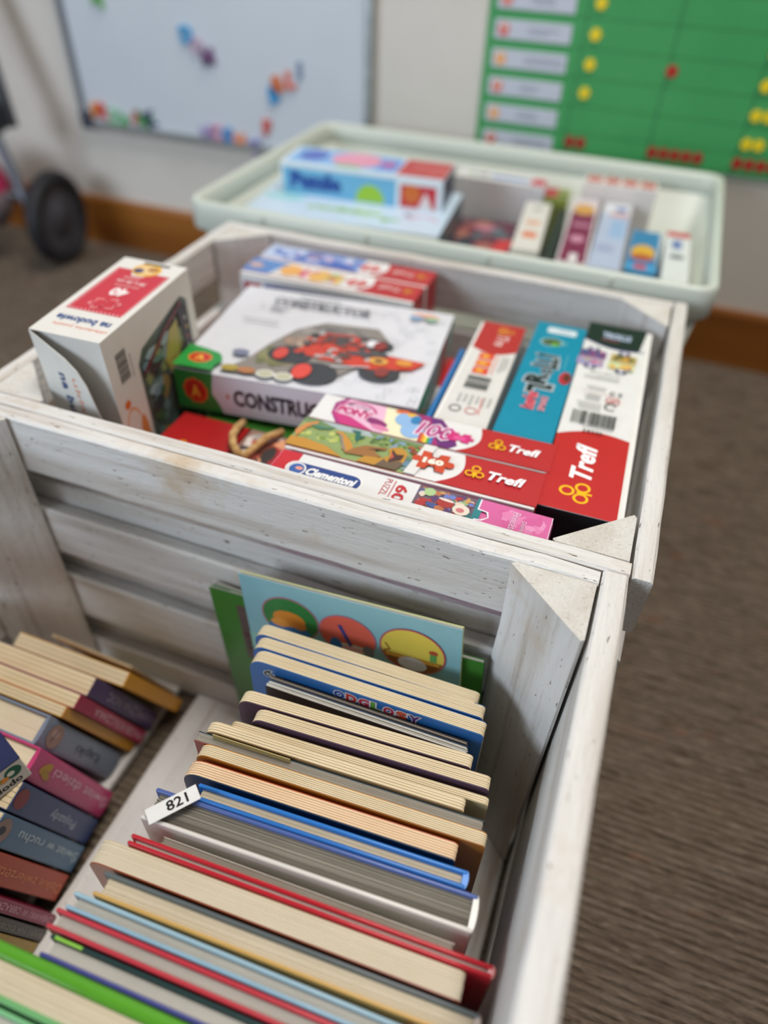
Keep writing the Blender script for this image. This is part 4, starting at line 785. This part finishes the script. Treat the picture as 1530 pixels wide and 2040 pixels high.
p.ell(0.018, 0.019, 0.0115, 0.0125, 'dd6a2a', 9, 0.2); p.ell(0.018, 0.019, 0.0095, 0.0105, 'b8281c', 14); p.text('A', 0.018, 0.0185, 0.009, 0.012, 'e6ae34', 0, 0, 0.05)
p.ell(0.0475, 0.018, 0.0018, 0.0024, 'c86a3a', 6); p.text('CONSTRUCTOR', 0.1065, 0.018, 0.108, 0.0165, '33303a', 0, 0, 0.045); p.done(t, 'front_print', 0.3)
p = Print((L_, 0, -H_), (0, 1, 0), (0, 0, 1)); p.rect(0, 0, D_, H_, '8fa39a'); p.poly([(0, 0), (0.06, 0), (0.045, H_), (0, H_)], '3b9450'); p.ell(0.04, 0.016, 0.018, 0.010, 'a8b8a4', 10); p.rect(0.105, 0, 0.13, H_, 'b0504a'); p.ell(0.02, 0.018, 0.008, 0.008, 'c9773a', 9); p.done(t, 'side_print', 0.3)
# things under the kit
carton('game_box', (-0.3200, 0.4310, 0.2520), 1, 0.132, 0.145, 0.235, '3d7a2c', 'green box supporting the construction kit', 'box')
t = carton('puzzle_box', (-0.3360, 0.3480, 0.2570), 0, 0.064, 0.078, 0.240, 'a81d1f', 'red puzzle box deep down before the green box', 'puzzle box', PZ); p = TOP(); p.trefl(0.036, 0.034, 0.040, 0.013); p.done(t, 'lid_print', 0.3)
t = carton('gift_bag', (-0.2700, 0.3480, 0.2570), 0, 0.060, 0.078, 0.240, '9a7a6c', 'patterned paper bag with a jute rope handle, beside the red box deep down', 'bag')
p = TOP(); p.blobs(0.001, 0.001, 0.059, 0.077, ['b02a2c', 'd9cfc8', '8a4a34', 'e0a07a', '3c3836', 'c05a4a', 'a8a29c'], 130, 23, (0.08, 0.22)); p.done(t, 'bag_print', 0.5)
bm = bmesh.new(); tube(bm, [(-0.0085, 0.079, 0.004), (-0.0065, 0.066, 0.008), (-0.003, 0.052, 0.010), (0.003, 0.042, 0.009), (0.010, 0.036, 0.007), (0.0175, 0.036, 0.007), (0.021, 0.046, 0.009), (0.024, 0.060, 0.010), (0.028, 0.079, 0.004)], 0.0032, 10)
mk('rope_handle', bm, M['rope'], t, smooth=True); bbox('torn_flap', 0.000, 0.022, 0.012, 0.028, 0.0005, 0.0014, flat('d5cbc2', 0.7), t, 0.0003)
# two upside-down printed boxes at the back
UP = PI
for k, (yy, cols, seed, lab) in enumerate(((0.6195, ['e0a050', 'd9c06a', 'e9c9c2', 'c94f7c', 'd99a4a', '7fae5a'], 41, 'puzzle box with yellow and pink animal picture, before the blue one at the back'), (0.6595, ['6f86c4', '9aa8d4', 'c9cfe3', '4a66b0', 'b9a8c8'], 42, 'puzzle box with icy blue picture, touching the back board'))):
    L_, T_ = 0.191, 0.0385
    t = carton('puzzle_box', (-0.3860+k*0.001, yy, 0.2995), 1.2 if k == 0 else 1.0, L_, T_, 0.284, None, lab, 'puzzle box', PZ, lid='b42a2e', lip=0.004)
    p = TOP(); l_ = 0.004; red_end(p, L_, T_, l_, 0.138)
    p.rect(0.0, l_, 0.112, T_, ['d8d4d0', '7f98cc'][k]); p.poly([(0, l_), (0, T_), (0.042 if k == 0 else 0.05, T_), (0.030, l_)], ['5b84bd', 'b9c6e0'][k]); p.blobs(0.034 if k == 0 else 0.002, l_+0.001, 0.110, T_-0.001, cols, 46, seed, (0.1, 0.3))
    if k == 0: p.ell(0.050, 0.021, 0.012, 0.013, 'e2a552', 14); p.ell(0.082, 0.016, 0.010, 0.010, 'dfae58', 14); p.ell(0.010, 0.02, 0.02*0.4, 0.006, 'c9a59a', 10)
    else: p.text('KRAINA', 0.055, 0.026, 0.016, 0.016, '6a5a94', UP, 0, 0.04); p.poly([(0.07, 0.006), (0.08, 0.022), (0.10, 0.018), (0.112, 0.006)], '3f5fb0')
    p.piece(0.124-k*0.002, 0.020, 0.024, 0.017, 'cf3b36'); p.text('30', 0.124-k*0.002, 0.020, 0.009, 0.007, 'e8d0ca', UP, 0, 0.03)
    p.clover(0.1785, 0.021, 0.0052, UP, 'e0a02a'); p.text('Trefl', 0.160, 0.021, 0.023, 0.009, 'e3b9b4', UP, 0.2, 0.03); p.done(t, 'lid_print', 0.3)
    if k == 0:
        p = Print((0, 0, -0.2), (1, 0, 0), (0, 0, 1)); p.rect(0.0, 0.0, L_, 0.2-0.006, 'dcdadd'); p.rect(0.004, 0.0, 0.024, 0.190, 'a8202e'); p.rect(0.012, 0.0, 0.0145, 0.190, 'c9707a')
        p.rect(0.028, 0.0, 0.135, 0.191, '4d5fa0'); p.rect(0.031, 0.0, 0.13, 0.187, '9c2348'); p.text('PUZZLE', 0.05, 0.172, 0.026, 0.014, 'd07a9c', 0, 0, 0.04); p.blobs(0.066, 0.02, 0.13, 0.186, ['3f6a2c', '8fa03a', 'a8222c', 'd0a03a', 'c02a3c', '6a1f2c', '5b8a3a'], 90, 55, (0.06, 0.14)); p.done(t, 'cover_print', 0.3)
# tall white carton with open flap at the left
w_, d_, h_ = 0.0595, 0.127, 0.338
t = empty('puzzle_carton', (-0.4035, 0.3525, 0.3575), (R(2.2), R(0.5), R(3.0)), 'tall white carton with red label and open flap at the left of the middle crate', 'carton')
bm = bmesh.new(); c_ = 0.0007
bbox('top_panel', 0, w_, 0, d_, -c_, 0, flat('dcd9d2', 0.4), t, 0.0002)
bbox('side_panel', w_-c_, w_, 0.0002, d_-0.0002, -h_, -c_, flat('cfc9bf', 0.4), t, 0.0002)
bbox('side_panel', 0, c_, 0.0002, d_-0.0002, -h_, -c_, flat('cfc9bf', 0.4), t, 0.0002)
bbox('back_panel', c_, w_-c_, d_-0.0008, d_-0.0002, -h_, -c_, flat('cfc9bf', 0.4), t, 0.0001)
bbox('inner_flap', c_+0.0004, w_-c_-0.0004, 0.004, 0.0048, -h_, -c_-0.0005, flat('d9d6cf', 0.5), t, 0.0002)
bm = bmesh.new(); prism(bm, [(0, -0.001), (0.010, -0.006), (0.030, -0.016), (0.0395, -0.024), (0.0455, -0.036), (0.050, -0.060), (0.058, -0.10), (0.063, -0.30), (0, -0.30)], -c_, 0); bmesh.ops.recalc_face_normals(bm, faces=bm.faces)
fl = mk('front_flap', bm, flat('d6d4cd', 0.4), t, (0.0, 0.0003, 0), (0, 0, R(-11)))
p = Print((0, -c_, 0), (1, 0, 0), (0, 0, 1)); p.text('na budowie', 0.022, -0.070, 0.078, 0.0085, '2a4a78', -PI/2, 0, 0.04, sp=1.1); p.text('uk\u0142adanka', 0.034, -0.072, 0.080, 0.0055, 'd98a6a', -PI/2, 0, 0.0); p.ell(0.010, -0.104, 0.007, 0.009, '1a2a44', 14); p.done(fl, 'flap_print', 0.4)
p = TOP(); U = PI
p.text('na budowie', 0.0305, 0.0225, 0.046, 0.0085, '2a4a82', U, 0, 0.04); p.text('uk\u0142adanka puzzle', 0.034, 0.0135, 0.046, 0.0050, 'e0805c', U, 0, 0.0)
rr = [(0.006, 0.036), (0.054, 0.036), (0.055, 0.106), (0.039, 0.106), (0.034, 0.098), (0.024, 0.098), (0.019, 0.108), (0.006, 0.108)]; p.poly(rr, 'c22f3e')
for i in range(14): p.ell(0.008+i*0.0035, 0.0378, 0.0007, 0.001, 'e9c9c9', 6, up=(i == 0))
for i in range(18): p.ell(0.0535, 0.040+i*0.0037, 0.0006, 0.001, 'e9c9c9', 6, up=(i == 0)); p.ell(0.0078, 0.040+i*0.0037, 0.0006, 0.001, 'e9c9c9', 6, up=False)
p.ell(0.031, 0.111, 0.0125, 0.011, 'e5b23c', 18); p.ell(0.031, 0.111, 0.0095, 0.008, 'e2c08a', 16); p.ell(0.025, 0.108, 0.0045, 0.004, '333a6a', 12); p.ell(0.036, 0.113, 0.005, 0.004, 'b07a3c', 12); p.rect(0.022, 0.1205, 0.046, 0.1235, '3a3632')
p.text('40', 0.031, 0.070, 0.015, 0.013, 'f0e4e2', U, 0, 0.05); p.text('elementów', 0.031, 0.080, 0.022, 0.0032, 'ecc6c4', U); p.text('38 x 26 cm', 0.031, 0.087, 0.026, 0.0048, 'ecd3d0', U, 0, 0.02); p.lines(0.020, 0.092, 0.042, 0.096, 1, 'e3aaa8'); p.piece(0.031, 0.050, 0.030, 0.016, 'dd8a8a', 0.2); p.piece(0.031, 0.050, 0.026, 0.0125, 'c22f3e', 0.2)
p.done(t, 'top_print', 0.35)
p = Print((w_, 0, -h_), (0, 1, 0), (0, 0, 1)); p.bars(0.018, h_-0.030, 0.026, 0.013, '4a4642', 4, PI/2); p.lines(0.027, h_-0.045, 0.0295, h_-0.016, 1, '8f8880', 3, True)
pts = [(0.030, 0.02), (0.0275, h_-0.060), (0.033, h_-0.052), (0.112, h_-0.020), (0.118, h_-0.026), (0.120, 0.02)]
p.poly([(0.034, 0.02), (0.036, h_-0.040), (0.044, h_-0.030), (0.108, h_-0.016), (0.116, h_-0.022), (0.118, 0.02)], '4f5a52')
p.blobs(0.037, 0.06, 0.116, h_-0.032, ['5f7a72', '3f5a3c', '7f8a5a', '2f3a3c', '6a8a90', '8a7a4a', '4a3a3c', '90a4a8'], 150, 77, (0.05, 0.16))
p.poly([(0.070, h_-0.055), (0.082, h_-0.034), (0.096, h_-0.030), (0.092, h_-0.060), (0.078, h_-0.078)], 'a89a4c'); p.line([(0.040, h_-0.050), (0.074, h_-0.032), (0.106, h_-0.020)], 0.004, '6a2430'); p.poly([(0.098, h_-0.022), (0.112, h_-0.024), (0.114, h_-0.120), (0.106, h_-0.110)], '2e2428')
for i in range(10): rd = random.Random(i+9); p.ell(0.108+rd.uniform(-0.004, 0.004), h_-0.035-i*0.009, 0.0016, 0.0018, ['b9b4b0', 'c9a050', 'a84a3c'][i % 3], 7, up=(i == 0))
p.done(t, 'side_print', 0.35)
p = Print((w_, 0, -h_), (0, 1, 0), (0, 0, 1)); p.ring(0.015, h_-0.085, 0.010, 0.0012, 'd98a50', 20, 300, 12, ry=0.018); p.ell(0.012, h_-0.062, 0.004, 0.004, 'd06a2c', 8); p.ell(0.026, h_-0.100, 0.005, 0.020, 'c98246', 12); p.done(t, 'drawing_print', 0.35)

# ------------------------------------------------------------------ contents of the tub
TB = 'game boxes in the plastic tub'
def tb(corner, yaw, L, T, H, body, label, prints=None, front=None, tilt=(0, 0), side=None, name='game_box'):
    t = carton(name, corner, yaw, L, T, H, body, label, 'game box', TB, tilt)
    if prints: p = TOP(); p.rect(0.0005, 0.0005, L-0.0005, T-0.0005, body); prints(p, L, T); p.done(t, 'top_print', 0.35)
    if front: p = Print((0, 0, -H), (1, 0, 0), (0, 0, 1)); front(p, L, H); p.done(t, 'front_print', 0.35)
    if side: p = Print((L, 0, -H), (0, 1, 0), (0, 0, 1)); side(p, T, H); p.done(t, 'side_print', 0.35)
    return t
def f1(p, L, T): p.rect(0.006, 0.004, 0.155, T-0.003, '7fb0de'); p.rect(0.158, 0.002, L-0.001, T-0.002, 'b43a3c'); p.ell(0.035, T*0.55, 0.020, T*0.32, '4a5fb5', 14); p.ell(0.095, T*0.55, 0.035, T*0.40, 'db8fa8', 16); p.ell(0.092, 0.010, 0.02, 0.007, '6fae7a', 10); p.rect(0.128, 0.010, 0.156, T-0.018, '5a8fd6'); p.ell(0.140, T*0.5, 0.010, T*0.2, 'b05a9a', 10); p.text('Trefl', 0.195, T*0.5, 0.045, 0.02, 'd07068', 0, 0.2, 0.03)
def f1f(p, L, H): p.rect(0.004, 0.002, 0.160, H-0.006, '6fb2d6'); p.text('Puzzle', 0.050, H*0.5, 0.072, 0.022, '26509c', 0, 0, 0.09); p.ell(0.125, 0.004, 0.020, 0.022, '9cc83c', 14, 0, 0, 180); p.rect(0.166, 0.004, L-0.008, H-0.010, 'c42c38'); p.ell(0.181, H*0.5, 0.012, 0.012, 'd06a30', 12); p.poly([(0.19, 0.004), (0.2, H*0.6), (0.21, 0.004)], 'e0d5d3')
tb((-0.4740, 0.888, 0.3280), 4.5, 0.222, 0.072, 0.042, 'd9e2e8', 'blue and red puzzle box on top of the pale blue one in the tub', f1, f1f, side=lambda p, T, H: p.rect(0, 0, T, H, '2f3350'))
def f2(p, L, T): p.rect(0, 0, L, T, 'c3d6e6'); p.ell(0.035, T*0.42, 0.030, 0.014, '9fd0d4', 14); p.text('rodzina', 0.125, 0.045, 0.100, 0.017, '9cc07a', 0, 0, 0.08); p.text('gra', 0.188, 0.030, 0.025, 0.012, '8ab54a', 0, 0, 0.08); p.ring(0.228, 0.035, 0.022, 0.003, 'c97a92', 20, 160, 10); p.ell(0.206, 0.055, 0.005, 0.004, '5a6a9a', 8)
def f2f(p, L, H): p.rect(0, 0, L, H, 'dce0e3'); p.rect(0.165, 0.002, 0.248, H-0.005, 'be3438'); p.rect(0.248, 0.002, L, H-0.005, '3a3c3e'); p.lines(0.05, 0.008, 0.105, 0.018, 1, '8a7a72'); p.rect(0.04, 0.012, 0.065, 0.024, '8f9ab5'); p.rect(0.075, 0.008, 0.115, 0.018, 'c99a80'); p.rect(0.145, 0.010, 0.17, 0.018, '9aa5ad')
tb((-0.4900, 0.808, 0.2870), 4.8, 0.258, 0.155, 0.034, 'cfd9e2', 'pale blue flat game box with green lettering in the tub', f2, f2f, tilt=(R(1), 0), side=lambda p, T, H: p.rect(0, 0, T, H, '5a6a70'))
tb((-0.4780, 0.806, 0.2520), 3, 0.130, 0.20, 0.05, '3a3a3e', 'black-edged box under the pale blue one at the left of the tub', lambda p, L, T: (p.rect(0.0, 0.01, 0.05, 0.05, '2f3032'), p.ell(0.03, 0.04, 0.008, 0.006, 'c98a8a', 8)))
tb((-0.3400, 0.815, 0.2520), 2, 0.085, 0.18, 0.215, 'b9bcc0', 'grey box supporting the pale blue one in the middle of the tub')
def f4(p, L, T): p.rect(0.05, 0.012, 0.105, 0.024, '5a82bd'); p.ell(0.022, 0.02, 0.006, 0.006, '7fa07a', 8); p.ell(0.038, 0.02, 0.008, 0.006, '6b7076', 8); p.rect(0.108, 0.004, 0.128, 0.034, 'c0394a')
tb((-0.2750, 1.040, 0.2960), 0.5, 0.130, 0.040, 0.14, 'dcdad9', 'white box with blue word along the back side of the tub', f4)
tb((-0.1440, 1.040, 0.2860), 4, 0.034, 0.040, 0.12, '8f9a4a', 'small green and red box beside the white one at the back of the tub', lambda p, L, T: (p.rect(0, 0, L*0.5, T, 'b0333c'), p.ell(L*0.75, T*0.3, 0.006, 0.008, '2e3a22', 8)))
def f5(p, L, T): p.blobs(0.001, 0.001, L-0.001, T-0.001, ['6a3040', 'a04a5a', '39424f', '5a6a70', 'c98aa0', '8a3038', '2c3440', 'a86a5a'], 90, 61, (0.06, 0.2)); p.poly([(0.055, 0.015), (0.085, 0.02), (0.095, 0.10), (0.075, 0.095)], 'c93838')
tb((-0.2480, 0.852, 0.2480), 5, 0.098, 0.165, 0.21, '5a3a48', 'box with dark red and grey mosaic picture in the middle of the tub', f5)
tb((-0.1120, 0.846, 0.2840), 95.5, 0.172, 0.034, 0.26, 'd9d5cd', 'white strip of a box with orange letters beside the mosaic box', lambda p, L, T: (p.rect(0.04, 0.008, 0.06, 0.026, 'd97a50'), p.rect(0.085, 0.008, 0.10, 0.026, 'dba080'), p.rect(0.14, 0.010, 0.150, 0.022, '9a9d98')))
tb((-0.0935, 0.842, 0.2780), 94, 0.180, 0.013, 0.25, '2b2a2e', 'narrow black box between the white strip and the maroon box')
def f8(p, L, T): p.rect(0.004, 0.003, 0.175, T-0.003, '7d1c4c'); p.ell(0.188, T*0.5, 0.022, T*0.4, 'cf9a4a', 14); p.ell(0.078, T*0.5, 0.012, 0.009, 'c98aa6', 12); p.rect(0.12, 0.006, 0.135, T-0.008, 'b0708c'); p.rect(0.0, 0.012, 0.03, 0.022, 'dcd3d6')
tb((-0.0530, 0.824, 0.2860), 93.8, 0.232, 0.0355, 0.265, 'd3c9cc', 'maroon box with gold disc, left of the lilac box in the tub', f8)
def f9(p, L, T): p.rect(0.0, 0.0, L*0.8, T, 'b3bcd4'); p.rect(0.10, 0.004, 0.165, 0.022, '9ab4d8'); p.rect(0.05, 0.012, 0.075, T-0.004, 'a3a8c6'); p.rect(L-0.035, 0.006, L-0.018, 0.020, '5570ab'); p.rect(L-0.055, 0.002, L-0.042, 0.026, 'cf9a9a')
tb((-0.0155, 0.824, 0.2860), 92.2, 0.232, 0.0370, 0.265, 'd5d7dc', 'lilac and pale blue box, right of the maroon box in the tub', f9)
def f10(p, L, T):
    for i in range(4): p.rect(0.004+i*0.024, 0.004, 0.022+i*0.024, T-0.004, 'c03a3c'); p.ell(0.013+i*0.024, T*0.5, 0.004, 0.006, 'e0b0a0', 8)
tb((-0.0960, 1.062, 0.3060), 1.5, 0.098, 0.034, 0.14, 'ded6d0', 'box topped with red lettering behind the maroon and lilac boxes', f10)
def f11(p, L, T): p.rect(0.002, 0.002, L-0.002, T-0.002, '3d7fae'); p.ell(L*0.5, T*0.30, L*0.42, T*0.24, 'd9a93a', 14); p.ell(L*0.5, T*0.15, L*0.40, T*0.10, 'b0503a', 12)
tb((-0.0120, 0.862, 0.2850), 1, 0.034, 0.105, 0.21, '3f8fc4', 'low blue box with yellow picture in front of the white tall carton', f11)
tb((-0.0120, 0.842, 0.2850), 1, 0.036, 0.014, 0.22, '4aa3d6', 'light blue and red box edge at the front wall of the tub', lambda p, L, T: p.rect(0.010, 0.001, 0.024, T-0.001, 'c94a58'))
def f13(p, L, T): p.rect(L-0.018, 0.001, L-0.001, T-0.001, 'c23f48'); p.rect(L-0.058, 0.010, L-0.028, 0.021, '7482b4'); p.ell(L-0.082, T*0.5, 0.007, 0.009, '6b7078', 10)
tb((0.0590, 0.790, 0.2930), 91.5, 0.168, 0.0290, 0.12, 'd8dbd9', 'slim white carton with red end at the right of the tub', f13, name='slim_carton')
tb((0.0650, 0.830, 0.2600), 91, 0.12, 0.003, 0.04, 'c9cfc8', 'thin pale card between the slim carton and the wall of the tub')
